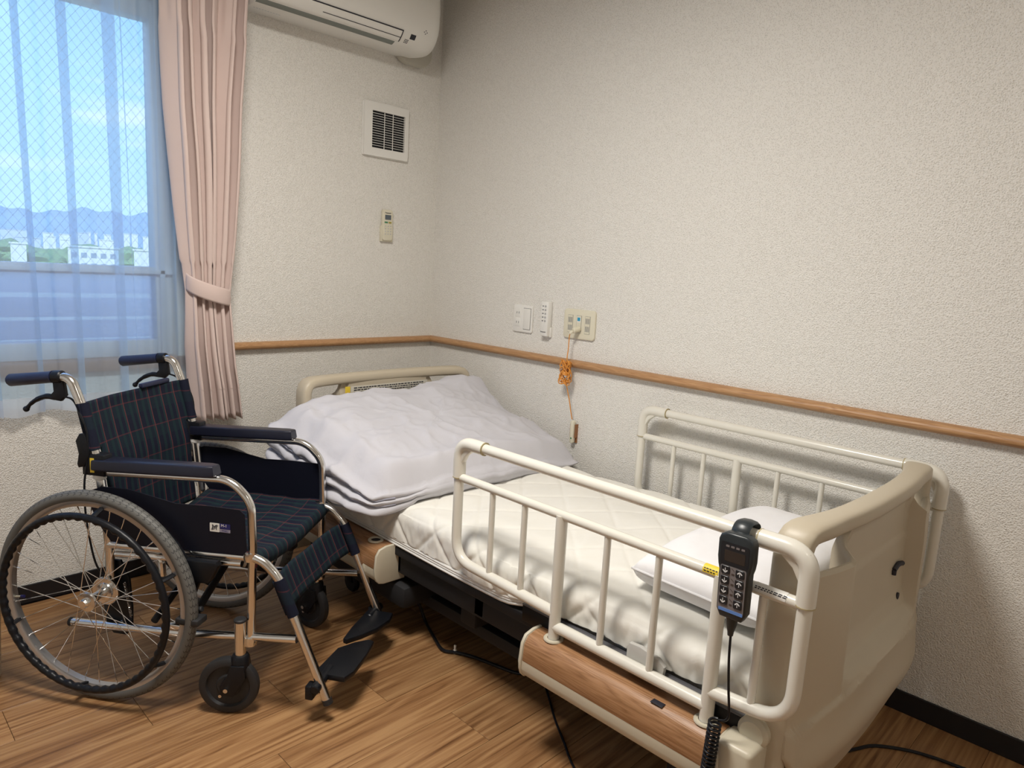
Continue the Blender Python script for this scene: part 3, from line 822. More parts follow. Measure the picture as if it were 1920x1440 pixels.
for i in range(64):
    a = i * 2 * PI / 9.3; big = 1 + .5 * math.sin(i * .9)
    t = .5 + .5 * math.sin(a)
    pts.append((-.050 + .012 * math.sin(i * 1.9), -.944 + (.017 + .010 * abs(math.cos(a))) * math.cos(a * 1.0 + i * .35) , .798 + .088 * t + .006 * rr.uniform(-1, 1)))
tube(bm, smoothpath(pts, 5), .0021, 7)
for zc, cyo, rz_ in ((.872, -.928, .013), (.808, -.926, .015), (.806, -.958, .014), (.874, -.956, .011)):
    tube(bm, [(-.055 + .004 * math.sin(2 * a), cyo + rz_ * .9 * math.cos(a), zc + rz_ * 1.25 * math.sin(a)) for a in [2 * PI * k / 20 for k in range(20)]], .0021, 7, closed=True)
for q in range(5):
    tube(bm, [(-.050 + .016 * math.cos(a), -.944 + .013 * math.sin(a), .838 + .003 * (q - 2) + .003 * math.sin(a)) for a in [2 * PI * k / 16 for k in range(16)]], .0021, 7, closed=True)
build('cord_knot', bm, M_orange, nc, no)
bm = BM(); prism(bm, rrect(.019, .098, .009), yz(-.976, .592, 0), .017, bev=.004)
for v in bm.verts: v.co.x = -.010 - abs(v.co.x)
build('handset', bm, M_ivory, nc, no)
bm = BM(); cyl(bm, (-.0270, -.977, .566), (-.0285, -.977, .566), .0035, 10); build('lamp', bm, M_green, nc, no)
bm = BM()
for dy in (-.013, .013): box(bm, -.020, 0, -.976 + dy - .001, -.976 + dy + .001, .568, .625)
box(bm, -.006, 0, -.99, -.962, .545, .570); build('holder', bm, mat('brown_holder', (.30, .13, .05), .5), nc, no)

# ================================================================== BED
BX = -.52
bed = empty('hospital_bed', (BX, -1.335, 0), label='adjustable hospital bed with beige end boards standing along the right wall', cat='bed')
bo = Vector((BX, -1.335, 0))
def mirror_y(bm):   # mirror about the bed centre y=-1.335
    for v in bm.verts: v.co.y = -2.67 - v.co.y
    bmesh.ops.reverse_faces(bm, faces=bm.faces)
def board(flip, nm):
    # foot board at y about -2.3; a thin moulded shell that bellies outwards, with a grip bar and two hand slots
    def ymid(s):
        return -2.318 + .038 * (abs(s) / .40) ** 2.5
    W2 = .415
    def ztop(s):
        return sinterp([(0, .768), (.215, .768), (.258, .700), (.38, .700), (.415, .708)], abs(s))
    def zbot(s):
        a = abs(s)
        return .145 + .035 * (a / .35) ** 2 + .13 * sstep(.335, .43, a)
    NS, NV = 110, 84
    bm = BM()
    def outer(s, z):
        a = abs(s)
        y = -2.368 + .050 * (a / W2) ** 3
        y += .050 * sstep(.34, .08, z) ** 1.3
        y -= .010 * math.exp(-((z - (.315 - .05 * (a / W2) ** 2)) / .045) ** 2)
        zs = .425 - .03 * (a / .3) ** 2
        y -= .006 * sstep(zs + .004, zs - .004, z) * sstep(.10, .33, z)
        y += .004 * sstep(.60, .69, z)
        rec = sstep(.252, .232, a) * sstep(.425, .455, z)
        yr = -2.326 + .010 * sstep(.43, .60, z) - .012 * sstep(.5, .43, z) + .003 * sstep(.640, .644, z)
        y = lerp(y, yr, rec)
        if z > .700 and a > .2: y = lerp(y, -2.325, sstep(.700, .760, z))
        return y
    def inner(s, z): return outer(s, z) + .020
    O, I = [], []
    for i in range(NS + 1):
        s = -W2 + 2 * W2 * i / NS; zt, zb = ztop(s), zbot(s); co_, ci_ = [], []
        for j in range(NV + 1):
            z = zb + (zt - zb) * j / NV
            ed = min(1, (W2 - abs(s)) / .016); ed = math.sqrt(max(0, 1 - (1 - ed) ** 2))
            ez = min(1, (z - zb) / .014, (zt - z) / .008); ez = max(0, ez); ez = math.sqrt(max(0, 1 - (1 - ez) ** 2))
            k = min(ed, ez); yo, yi = outer(s, z), inner(s, z); mid = (yo + yi) / 2
            co_.append(bm.verts.new((BX + s, lerp(mid, yo, .25 + .75 * k), z))); ci_.append(bm.verts.new((BX + s, lerp(mid, yi, .25 + .75 * k), z)))
        O.append(co_); I.append(ci_)
    for G in (O, I):
        for i in range(NS):
            for j in range(NV): bm.faces.new((G[i][j], G[i + 1][j], G[i + 1][j + 1], G[i][j + 1]))
    for i in range(NS):
        bm.faces.new((O[i][0], O[i + 1][0], I[i + 1][0], I[i][0])); bm.faces.new((O[i][-1], O[i + 1][-1], I[i + 1][-1], I[i][-1]))
    for j in range(NV):
        bm.faces.new((O[0][j], O[0][j + 1], I[0][j + 1], I[0][j])); bm.faces.new((O[-1][j], O[-1][j + 1], I[-1][j + 1], I[-1][j]))
    if flip: mirror_y(bm)
    b = build(nm, bm, M_board, bed, bo, angle=35)
    # grip bar with down-turned end posts
    bm = BM(); rings = []
    post = [(-.402, .24), (-.402, .40), (-.402, .60), (-.402, .68), (-.402, .715), (-.401, .742), (-.395, .760), (-.383, .771), (-.367, .775)]
    P_ = post + [(-.367 + .734 * k / 40, .776) for k in range(1, 40)] + [(-a, z) for a, z in reversed(post)]
    nn = 20
    for q, (s, z) in enumerate(P_):
        a_, b_ = P_[max(0, q - 1)], P_[min(len(P_) - 1, q + 1)]
        tx, tz = b_[0] - a_[0], b_[1] - a_[1]; l_ = math.hypot(tx, tz); tx /= l_; tz /= l_
        nx, nz = -tz, tx
        hw = .0205; hd = lerp(.028, .036, sstep(.25, .36, abs(s)))
        ring = []
        for k in range(nn):
            a = 2 * PI * k / nn; ca, sa = math.cos(a), math.sin(a)
            ca = math.copysign(abs(ca) ** .62, ca); sa = math.copysign(abs(sa) ** .62, sa)
            ring.append(bm.verts.new((BX + s + nx * hw * sa, ymid(s) + hd * ca, z + nz * hw * sa)))
        rings.append(ring)
    for A, B in zip(rings, rings[1:]):
        for k in range(nn): bm.faces.new((A[k], A[(k + 1) % nn], B[(k + 1) % nn], B[k]))
    bm.faces.new(rings[0]); bm.faces.new(rings[-1])
    if flip: mirror_y(bm)
    build('grip_bar', bm, M_board, b, bo, angle=50)
    return b, (lambda s: inner(s, .70))
foot, ymid = board(False, 'footboard')
head, _ = board(True, 'headboard')
# key-shaped holes in the foot board handle recess
bm = BM(); tube(bm, smoothpath([(BX + .150, -2.3215, .560), (BX + .180, -2.3215, .568), (BX + .215, -2.3215, .562)], 4), .0065, 8); tube(bm, [(BX + .152, -2.3215, .560), (BX + .152, -2.3215, .548)], .006, 8); build('keyhole', bm, M_ink, foot, bo)
bm = BM(); cyl(bm, (BX + .195, -2.329, .480), (BX + .195, -2.318, .480), .009, 12); build('keyhole', bm, M_ink, foot, bo)
# warning label on the head board
bm = BM()
def hy(s): return -2.67 - ymid(s) - .0015
def hlabel(s0, s1, z0, z1, mi=0, d=0):
    n = max(1, int((s1 - s0) / .03))
    for i in range(n):
        a, b_ = lerp(s0, s1, i / n), lerp(s0, s1, (i + 1) / n)
        q = [(BX + a, hy(a) - .002 - d, z0), (BX + b_, hy(b_) - .002 - d, z0), (BX + b_, hy(b_) - .002 - d, z1), (BX + a, hy(a) - .002 - d, z1)]
        f = bm.faces.new([bm.verts.new(v) for v in q]); f.material_index = mi
LZ = .745
hlabel(-.19, .20, .690, LZ, 0)
hlabel(-.215, -.192, .690, LZ, 1, .0003)
rr = random.Random(2)
for row in range(5):
    x = -.175 if row else -.175
    z = LZ - .006 - row * .0088
    while x < .185:
        l = rr.uniform(.004, .016)
        if x + l > .185: break
        hlabel(x, x + l, z - .0045, z, 2, .0008); x += l + rr.uniform(.0015, .004)
hlabel(-.210, -.203, .712, .720, 2, .0008); hlabel(-.201, -.194, .712, .720, 3, .0008)
build('instruction_label', bm, [M_paper, M_yellow, M_ink, mat('orange_mark', (.6, .12, .03), .5)], head, bo, flat=True, label='paper instruction label with a yellow warning tag')

# side panels
def side_panel(flipx, flipy):
    """built for the near side, foot end: y -2.20..-1.67"""
    def T(bm):
        for v in bm.verts:
            if flipy: v.co.x += .013
            if flipx: v.co.x = 2 * BX - v.co.x
            if flipy: v.co.y = -2.67 - v.co.y
    y0, y1 = -2.30, -1.668
    # carrier (cream) profile in x,z
    prof = [(-.925, .333), (-.975, .334), (-1.000, .328), (-1.012, .310), (-1.0165, .265), (-1.0175, .245), (-1.014, .230), (-1.004, .220), (-.985, .214), (-.93, .212)]
    def extr(pr, ya, yb, m, nm, par, bev=.0):
        bm = BM(); A = [bm.verts.new((x, ya, z)) for x, z in pr]; B = [bm.verts.new((x, yb, z)) for x, z in pr]
        for i in range(len(pr)): bm.faces.new((A[i], A[(i + 1) % len(pr)], B[(i + 1) % len(pr)], B[i]))
        fs = [bm.faces.new(A), bm.faces.new(B)]
        if bev:
            bmesh.ops.bevel(bm, geom=list({e for f in fs for e in f.edges}), offset=bev, segments=3, affect='EDGES', profile=.5)
        T(bm); return build(nm, bm, m, par, bo, angle=50)
    P1 = [(a, b_) for a, b_ in prof]
    p = extr(P1, y0 + .08, y1, M_cream, 'side_panel', bed, .004)
    Pw = [(-.925, .3345), (-.975, .3355), (-1.0005, .3295), (-1.0135, .311), (-1.0175, .268), (-1.0160, .264), (-1.0128, .264), (-1.0128, .268), (-1.010, .309), (-.998, .326), (-.974, .332), (-.925, .331)]
    extr(Pw, y0 + .095, y1 - .008, M_panelwood, 'wood_trim', p)
    # rounded end cap
    Pc = [(x, z) for x, z in [(-.90, .336), (-.975, .338), (-1.003, .331), (-1.016, .311), (-1.0200, .262), (-1.0195, .242), (-1.014, .226), (-1.003, .215), (-.985, .210), (-.90, .208)]]
    extr(Pc, y1 - .006, y1 + .004, M_cream, 'end_cap', p, .003)
    # corner block beside the board
    bm = BM(); box(bm, -1.012, -.90, y0 + .015, y0 + .092, .15, .342, bev=.012, seg=3); T(bm); build('corner_block', bm, M_cream, p, bo)
    for hy_ in (-1.735, -2.163):
        bm = BM(); lathe(bm, [(.0165, 0), (.0165, .004), (.024, .0045), (.026, .002), (.026, 0)], Matrix.Translation((-.970, hy_, .3345)), 20); T(bm); build('socket_ring', bm, M_cream, p, bo)
        bm = BM(); lathe(bm, [(0, 0), (.016, 0), (.016, .0012), (0, .0012)], Matrix.Translation((-.970, hy_, .3345)), 16); T(bm)
        if flipy: build('socket_hole', bm, M_ink, p, bo)
        else: bm.free()
    if not flipx and not flipy:
        bm = BM(); box(bm, -1.002, -.985, -2.075, -2.045, .3325, .3345, bev=.001); build('slot', bm, M_ink, p, bo)
    return p
for fx in (False, True):
    for fy in (False, True): side_panel(fx, fy)
# deck, chassis
bm = BM(); box(bm, -.93, -.11, -2.22, -.45, .300, .330, bev=.004); build('deck', bm, M_blackmat, bed, bo)
bm = BM(); box(bm, -.915, -.895, -2.2, -.47, .235, .300, bev=.003); box(bm, -.145, -.125, -2.2, -.47, .235, .300, bev=.003)
for y in (-.55, -1.0, -1.4, -1.75, -2.15): box(bm, -.915, -.125, y - .02, y + .02, .24, .295, bev=.003)
build('side_beams', bm, M_blackmat, bed, bo)
bm = BM(); box(bm, -.82, -.78, -2.05, -.62, .10, .14, bev=.004); box(bm, -.26, -.22, -2.05, -.62, .10, .14, bev=.004)
for y in (-2.05, -.62): box(bm, -.86, -.18, y - .02, y + .02, .09, .14, bev=.004)
build('base_frame', bm, M_blackmat, bed, bo)
for xx in (-.74, -.30):
    for ya, yb in ((-.75, -1.15), (-1.95, -1.55)):
        bm = BM(); tube(bm, [(xx, ya, .13), (xx, yb, .27)], .018, 8, sx=.6); build('lift_arm', bm, M_blackmat, bed, bo)
bm = BM(); box(bm, -.62, -.42, -1.9, -1.45, .14, .24, bev=.02); build('motor_housing', bm, M_black, bed, bo)
bm = BM(); box(bm, -.60, -.44, -1.15, -.75, .13, .23, bev=.02); build('motor_housing', bm, M_black, bed, bo)
bm = BM(); box(bm, -.93, -.72, -1.06, -.45, .12, .20, bev=.02); box(bm, -.88, -.5, -1.35, -1.28, .16, .24, bev=.01); build('cover', bm, M_blackmat, bed, bo)
for x in (-.84, -.20):
    for y in (-2.05, -.62):
        bm = BM(); cyl(bm, (x - .012, y, .04), (x + .012, y, .04), .04, 20, .006); box(bm, x - .018, x + .018, y - .02, y + .03, .04, .10, bev=.006); build('caster', bm, M_black, bed, bo)
# mattress stopper plate by the side panel
bm = BM(); box(bm, -.946, -.932, -2.25, -1.60, .322, .366, bev=.002); build('deck_rim', bm, M_black, bed, bo)
bm = BM(); box(bm, -.947, -.930, -2.25, -1.60, .3665, .3715, bev=.001); build('deck_edge', bm, mat('dark_grey_edge', (.10, .10, .11), .4), bed, bo)
bm = BM(); prism(bm, [(0, 0), (.100, 0), (.102, .026), (.085, .040), (.035, .048), (.006, .046), (0, .036)], frame((-.944, -1.944, .369), (0, -1, 0), (0, 0, 1)), .014, bev=.004); build('mattress_stop', bm, mat('grey_plastic', (.50, .49, .46), .5), bed, bo)
bm = BM(); cyl(bm, (-.962, -2.258, .352), (-.930, -2.258, .352), .033, 24, .008); build('end_knob', bm, M_cream, bed, bo)
bm = BM(); tube(bm, smoothpath([(-.86, -.975, .235), (-.862, -.955, .252), (-.862, -.94, .246), (-.862, -.932, .215)], 5), .006, 8); build('cable_hook', bm, M_white, bed, bo)

# ---- mattress with quilted cover
MX0, MX1, MY0, MY1, MZ0, MZ1 = -.925, -.105, -2.245, -.43, .335, .468
bm = BM(); box(bm, MX0 + .022, MX1 - .01, MY0 + .01, MY1 - .01, MZ0 + .002, MZ1 - .03, bev=.015); 
mt = build('mattress', bm, M_matt, label='white mattress under a quilted cover on the hospital bed', cat='mattress')
mo = mt.location
NX_, NY_ = 220, 400
def topz(x, y):
    n1 = noise.noise(Vector((x * 3, y * 3, 1.2)))
    return MZ1 + .010 * n1 + .014 * sstep(-1.0, -1.9, y) * sstep(-.9, -.5, x)
def quilt(a, b):
    # diamonds
    p = .20
    u_ = (a + b) / p; v_ = (a - b) / p
    fu = abs(u_ - round(u_)) * 2; fv = abs(v_ - round(v_)) * 2
    return (min(1, fu * 5.5) * min(1, fv * 5.5)) ** .5 * .75 + .25 * min(fu, fv)
bm = BM()
# developed surface: path across x: left side up, top, right side down
R_ = .045
def cross(tt, y):
    ZL = lerp(MZ0 + .018, .376, sstep(-1.50, -1.66, y)); hside = MZ1 - ZL - R_; wtop = (MX1 - MX0) - 2 * R_; arc = R_ * PI / 2
    tot = 2 * hside + 2 * arc + wtop; d = tt * tot
    slump = sstep(-1.45, -2.0, y)
    if d < hside: p = Vector((MX0, 0, ZL + d)); n_ = Vector((-1, 0, 0))
    elif d < hside + arc:
        a = (d - hside) / R_; p = Vector((MX0 + R_ - R_ * math.cos(a), 0, MZ1 - R_ + R_ * math.sin(a))); n_ = Vector((-math.cos(a), 0, math.sin(a)))
    elif d < hside + arc + wtop: p = Vector((MX0 + R_ + d - hside - arc, 0, MZ1)); n_ = Vector((0, 0, 1))
    elif d < hside + 2 * arc + wtop:
        a = (d - hside - arc - wtop) / R_; p = Vector((MX1 - R_ + R_ * math.sin(a), 0, MZ1 - R_ + R_ * math.cos(a))); n_ = Vector((math.sin(a), 0, math.cos(a)))
    else: p = Vector((MX1, 0, MZ1 - R_ - (d - hside - 2 * arc - wtop))); n_ = Vector((1, 0, 0))
    p.y = y; return p, n_, d + (ZL - MZ0)
def padf(s, t):
    y = lerp(MY0, MY1, t); p, n_, d = cross(s, y)
    ins = 0
    for ye, sg in ((MY0, 1), (MY1, -1)):
        k = abs(y - ye)
        if k < .04: ins = max(ins, .04 - math.sqrt(max(0, .0016 - (.04 - k) ** 2)))
    q = quilt(d, y + .9)
    side = sstep(.17, .06, d)
    amp = lerp(.0055, .009, side)
    h = amp * q + .006 * noise.noise(Vector((d * 9, y * 9, 0)))
    lump = side * sstep(-1.35, -1.75, y) * (.020 * (noise.noise(Vector((d * 9, y * 5.5, 4.0))) + .35) + .010)
    wr = side * .003 * noise.noise(Vector((d * 25, y * 60, 9)))
    p = p + n_ * (h + lump + wr) * (1 if .0 < s < 1 else 0)
    if n_.z > .5: p.z += .010 * noise.noise(Vector((p.x * 3, y * 3, 1.2))) + .012 * sstep(-1.2, -2.0, y) * sstep(-.9, -.5, p.x) + .012 * sstep(-.75, -.3, p.x)
    p.z -= ins * .8
    if p.x < -.85: p.x += .016 * sstep(-1.5, -1.75, y) * sstep(.47, .39, p.z)
    return p
V = sheet(bm, padf, NX_, NY_)
# close the short ends
for row in (0, -1):
    ring = [c[row] for c in V]
    try: bm.faces.new(ring)
    except Exception: pass
build('quilted_cover', bm, M_pad, mt, mo, angle=60)
bm = BM()
for dz in (.004, .012, .019):
    tube(bm, [(MX0 - .004 - (.002 if dz < .01 else 0) + .030 * sstep(-1.52, -1.68, y), y, MZ0 + dz + .003 * math.sin(y * 6) + .026 * sstep(-1.50, -1.68, y)) for y in [lerp(MY1 - .02, -1.69, k / 40) for k in range(41)]], .0042, 6)
build('edge_piping', bm, M_matt, mt, mo)

# ---- duvet
def duvet_top(x, y):
    back = sinterp([(-1.06, .680), (-.95, .712), (-.86, .735), (-.70, .735), (-.50, .733), (-.35, .752), (-.20, .775), (-.10, .768), (-.04, .74)], x)
    front = sinterp([(-1.06, .520), (-.9, .555), (-.6, .575), (-.3, .570), (-.1, .535), (-.04, .52)], x)
    t = (-y - .42) / (1.06 - .42)
    wall = sstep(-.45, -.05, x)
    prof_c = sinterp([(0, 1), (.15, .93), (.35, .74), (.6, .50), (.8, .26), (.95, .05), (1, 0)], t)
    prof_w = sinterp([(0, 1), (.08, .93), (.22, .62), (.38, .40), (.6, .30), (.8, .15), (1, 0)], t)
    return front + (back - front) * lerp(prof_c, prof_w, wall)
def duvet_foot(th):
    """footprint boundary, superellipse fitted to four corners"""
    c, s = math.cos(th), math.sin(th)
    k = (abs(c) ** 13 + abs(s) ** 13) ** (-1 / 13); a, b = c * k, s * k       # square-ish, -1..1
    u, v = (a + 1) / 2, (b + 1) / 2   # u 0 left..1 right ; v 0 front..1 back
    LF, RF, LB, RB = Vector((-1.000, -1.015)), Vector((-.045, -1.050)), Vector((-1.075, -.420)), Vector((-.060, -.420))
    p = (LF * (1 - u) + RF * u) * (1 - v) + (LB * (1 - u) + RB * u) * v
    return p, u, v
bm = BM(); NA, NR, NS_ = 260, 46, 34
cen = Vector((-.54, -.73))
ringsV = []
def wrinkle(p):
    q = Vector((p.x * 1.0, p.y * 1.0, p.z))
    a = noise.noise(q * 5.5); b = 1 - abs(noise.noise(Vector((q.x * 7 + a, q.y * 9, q.z * 3 + 4)))) * 2
    c = 1 - abs(noise.noise(Vector((q.x * 16 + 3, q.y * 13, q.z * 9)))) * 2
    return .010 * a + .006 * max(0, b) ** 2 + .0035 * max(0, c) ** 3
cv = None
allr = []
for r in range(1, NR + 1):
    rho = (r / NR) ** .85
    ring = []
    for k in range(NA):
        th = 2 * PI * k / NA; fp, u, v = duvet_foot(th)
        p2 = cen.lerp(fp, rho); z = duvet_top(p2.x, p2.y)
        left = sstep(.25, .0, u); front = sstep(.12, .0, v)
        edge = sstep(.80, 1.0, rho)
        drop = (1 - math.sqrt(max(0, 1 - edge ** 2))) * lerp(.030, .045, front)
        z -= drop
        z += .020 * math.exp(-((rho - .86) / .07) ** 2) * (.25 + left + front) * .5
        # soft dents near the left edge
        z -= .010 * max(0, noise.noise(Vector((p2.x * 6, p2.y * 11, 2)))) * sstep(-.6, -1.0, p2.x) * 2
        P3 = Vector((p2.x, p2.y, z)); P3.z += wrinkle(P3) * 1.3
        ring.append(P3)
    allr.append(ring)
top_edge = allr[-1]
for r in range(1, NS_ + 1):
    t = r / NS_; ring = []
    for k in range(NA):
        th = 2 * PI * k / NA; fp, u, v = duvet_foot(th)
        te = top_edge[k]
        left = sstep(.22, .02, u) 
        zb = sinterp([(0, .445), (.3, .445), (.7, .47), (1, .52)], v) if u < .15 else .478
        zb = lerp(.475, zb, left)
        z = lerp(te.z, zb, t)
        nrm = Vector((te.x - cen.x, te.y - cen.y)); 
        dirx = Vector((-1, 0)) * left + nrm.normalized() * (1 - left); dirx.normalize()
        lob = abs(math.sin(3 * PI * (t ** .92) + .25 + .3 * noise.noise(Vector((th * 2, 0, 5))))) ** .42
        amp = .046 * left + .002 * (1 - left)
        fron = sstep(.15, 0, v) * (1 - left)
        off_ = amp * lob - .012 * left + fron * (.022 * math.sin(PI * t))
        off_ += .008 * left * t * sstep(.1, .6, v)
        off_ += .012 * noise.noise(Vector((te.y * 14, z * 18, 1))) * left
        if v > .96: off_ = 0
        if u > .97: off_ = -.01 * t
        z += .010 * left * noise.noise(Vector((te.y * 9, t * 3, 7)))
        q = Vector((te.x + dirx.x * off_, te.y + dirx.y * off_, z)); q += Vector((dirx.x, dirx.y, 0)) * (wrinkle(q * 1.7) * .8 * (1 if u < .97 and v < .96 else 0))
        ring.append(q)
    allr.append(ring)
cvz = Vector((cen.x, cen.y, duvet_top(cen.x, cen.y)))
c0 = bm.verts.new(cvz)
VR = [[bm.verts.new(p) for p in ring] for ring in allr]
for k in range(NA): bm.faces.new((c0, VR[0][k], VR[0][(k + 1) % NA]))
for A, B in zip(VR, VR[1:]):
    for k in range(NA): bm.faces.new((A[k], A[(k + 1) % NA], B[(k + 1) % NA], B[k]))
bm.faces.new(VR[-1])
pipes = []
for tt in (.25, .58):
    r_ = NR - 1 + int(round(tt * NS_)); seq = [(allr[r_][k], duvet_foot(2 * PI * k / NA)[1:]) for k in range(NA // 4, NA * 3 // 4)]
    pipes.append([p + Vector((-.002, 0, 0)) for p, (u, v) in seq if u < .10])
dv = build('duvet', bm, M_duvet, label='pale lavender-grey duvet folded in layers at the head of the bed', cat='duvet', angle=80)

for pp in pipes:
    bm = BM(); tube(bm, pp[::2], .0032, 6); build('piping', bm, mat('duvet_piping', (.40, .41, .50), .8), dv, dv.location)
# ---- pillow (flat cushion)
PC = [Vector((-.835, -1.86, 0)), Vector((-.845, -2.20, 0)), Vector((-.20, -2.215, 0)), Vector((-.19, -1.87, 0))]  # tip, near-foot, far-foot, far-back
def pillowf(s, t, top):
    p = PC[0].lerp(PC[3], s).lerp(PC[1].lerp(PC[2], s), t)
    a, b = 2 * s - 1, 2 * t - 1
    k = (1 - abs(a) ** 5) * (1 - abs(b) ** 5); k = max(0, k) ** .42
    sink = .010 * noise.noise(Vector((s * 3, t * 3, 2)))
    zc = .532 + .008 * sstep(.2, .8, s)
    corner = (abs(a) * abs(b)) ** 6
    p2 = p + (p - (PC[0] + PC[2]) / 2) * (-.05 * (1 - (max(abs(a), abs(b))) ** 8)) * 0
    if top: z = zc + (.062 + sink) * k + .004 * noise.noise(Vector((s * 9, t * 7, 0))) * k
    else: z = zc - .050 * k ** .6
    return Vector((p.x, p.y, z))
bm = BM(); sheet(bm, lambda s, t: pillowf(s, t, True), 60, 44); sheet(bm, lambda s, t: pillowf(s, t, False), 60, 44)
bmesh.ops.remove_doubles(bm, verts=bm.verts, dist=.0004)
pw = build('pillow', bm, M_pillow, label='flat white pillow lying at the foot end against the footboard', cat='pillow', angle=60)
bm = BM(); loop = []
for k in range(0, 160):
    q = k / 40; i = int(q); f = q - i
    st = [(f, 0), (1, f), (1 - f, 1), (0, 1 - f)][i]
    loop.append(pillowf(st[0], st[1], True))
tube(bm, loop, .003, 6, closed=True); build('piping', bm, M_pillow, pw, pw.location)

# ================================================================== BED RAILS
def bed_rail(name, x, label, far):
    r = empty(name, (x, -1.84, .33), label=label, cat='bed rail')
    ro_ = Vector((x, -1.84, .33))
    Y0, Y1 = -1.350, -2.333
    RT = .0145
    bm = BM()
    tube(bm, fillet([(x, -1.735, .405), (x, Y0 - .0, .418), (x, Y0, .764), (x, Y1, .764), (x, Y1, .418), (x, -2.163, .405)], [0, .07, .05, .05, .07, 0], 8), RT, 12, up=(1, 0, 0))
    build('frame', bm, M_railpaint, r, ro_)
    bm = BM(); tube(bm, [(x, Y0, .662), (x, Y1, .662)], .0120, 12); build('middle_bar', bm, M_railpaint, r, ro_)
    bm = BM(); tube(bm, [(x, -1.735, .370), (x, -2.163, .370)], .0145, 12); build('lower_bar', bm, M_railpaint, r, ro_)
    for y in (-1.735, -2.163):
        bm = BM(); tube(bm, [(x, y, .33), (x, y, .662)], .0150, 12); build('post', bm, M_railpaint, r, ro_)
    for y, z0 in ((-1.490, .414), (-1.610, .410), (-1.876, .370), (-2.016, .370), (-2.253, .412)):
        bm = BM(); tube(bm, [(x, y, z0), (x, y, .662)], .0085, 10); build('baluster', bm, M_railpaint, r, ro_)
    for ys, sg in ((Y0, -1), (Y1, 1)):
        bm = BM()
        tube(bm, fillet([(x, ys + sg * .100, .764), (x, ys, .764), (x, ys, .662)], .055, 8), .0185, 12, up=(1, 0, 0))
        # webbed inner corner
        pl = [(0, 0), (.085, 0), (.060, -.012), (.030, -.035), (.012, -.065), (0, -.095)]
        prism(bm, pl, frame((x - .010, ys, .764), (0, sg, 0), (0, 0, 1)) , .020, bev=.004) if sg > 0 else prism(bm, pl, frame((x + .010, ys, .764), (0, sg, 0), (0, 0, 1)), .020, bev=.004)
        build('corner_grip', bm, M_cream if False else M_railpaint, r, ro_)
        bm = BM(); tube(bm, [(x, ys + sg * .099, .764), (x, ys + sg * .1015, .764)], .0190, 12); tube(bm, [(x, ys, .6635), (x, ys, .661)], .0190, 12); build('joint_line', bm, mat('joint_tan', (.45, .38, .22), .6), r, ro_)
    if not far:
        def band(y0, y1, m, nm, lab=None):
            bm = BM()
            V = []
            for k in range(9):
                a = -PI * .05 + k / 8 * PI * .75
                V.append([bm.verts.new((x - .0125 * math.cos(a), y, .662 + .0125 * math.sin(a))) for y in (y0, y1)])
            for A, B in zip(V, V[1:]): bm.faces.new((A[0], A[1], B[1], B[0]))
            return build(nm, bm, m, r, ro_, label=lab)
        b1 = band(-2.125, -2.16, M_yellow, 'caution_sticker', 'yellow caution sticker')
        b2 = band(-2.235, -2.300, M_white, 'notice_sticker', 'white notice sticker')
        bm = BM(); rr = random.Random(4)
        for row in range(2):
            y = -2.238
            while y > -2.296:
                l = rr.uniform(.003, .008); a = .35 + row * .28
                q = []
                for aa in (a, a + .16):
                    for yy in (y, y - l): q.append(bm.verts.new((x - .0129 * math.cos(aa), yy, .662 + .0129 * math.sin(aa))))
                bm.faces.new((q[0], q[1], q[3], q[2])); y -= l + .002
        build('fine_print', bm, M_ink, b2, ro_)
        bm = BM(); rr = random.Random(6)
        for row in range(2):
            y = -2.128
            while y > -2.155:
                l = rr.uniform(.003, .006); a = .1 + row * .4
                q = []
                for aa in (a, a + .18):
                    for yy in (y, y - l): q.append(bm.verts.new((x - .0129 * math.cos(aa), yy, .662 + .0129 * math.sin(aa))))
                bm.faces.new((q[0], q[1], q[3], q[2])); y -= l + .002
        build('fine_print', bm, M_ink, b1, ro_)
    return r
bed_rail('bed_rail', -.970, 'cream tubular bed rail on the near side with the black controller hanging on it', False)
bed_rail('bed_rail', -.070, 'cream tubular bed rail on the far side next to the right wall', True)

# ================================================================== BED CONTROLLER
hc = empty('bed_controller', (-1.0, -2.215, .60), label='black wired hand controller with arrow keys hooked on the near bed rail', cat='controller')
ho = Vector((-1.0, -2.215, .60))
CF = Matrix.Translation((-1.0, -2.2125, .690)) @ Matrix.Rotation(math.radians(-1.5), 4, 'X') @ frame((0, 0, 0), (0, -1, 0), (0, 0, 1))
# local: x right (towards -y), y up, z = out of ... check: ux=-y, uy=z -> uz = ux x uy = -x (towards camera side)
out_ = [(-.030, -.070), (-.022, -.085), (.022, -.085), (.030, -.070), (.031, .010), (.034, .020), (.036, .035), (.036, .070), (.032, .080), (.020, .086), (-.020, .086), (-.032, .080), (-.036, .070), (-.036, .035), (-.034, .020), (-.031, .010)]
bm = BM(); prism(bm, out_, CF, .026, bev=.005, seg=3); build('body', bm, M_ctrl, hc, ho)
bm = BM(); prism(bm, rrect(.058, .045, .004, 4, 0, .045), CF @ Matrix.Translation((0, 0, .0252)), .0015); build('screen_bezel', bm, M_key, hc, ho)
bm = BM(); prism(bm, rrect(.042, .022, .002, 4, .001, .041), CF @ Matrix.Translation((0, 0, .0262)), .001); build('screen', bm, M_lcd2, hc, ho)
bm = BM()
for k in range(4):
    prism(bm, rrect(.007, .004, .001, 2, -.015 + k * .0105, .060), CF @ Matrix.Translation((0, 0, .0262)), .0008)
build('screen_icon', bm, M_keypad, hc, ho)
bm = BM(); prism(bm, rrect(.053, .092, .004, 4, 0, -.025), CF @ Matrix.Translation((0, 0, .0252)), .0012); kp = build('keypad', bm, M_keypad, hc, ho)
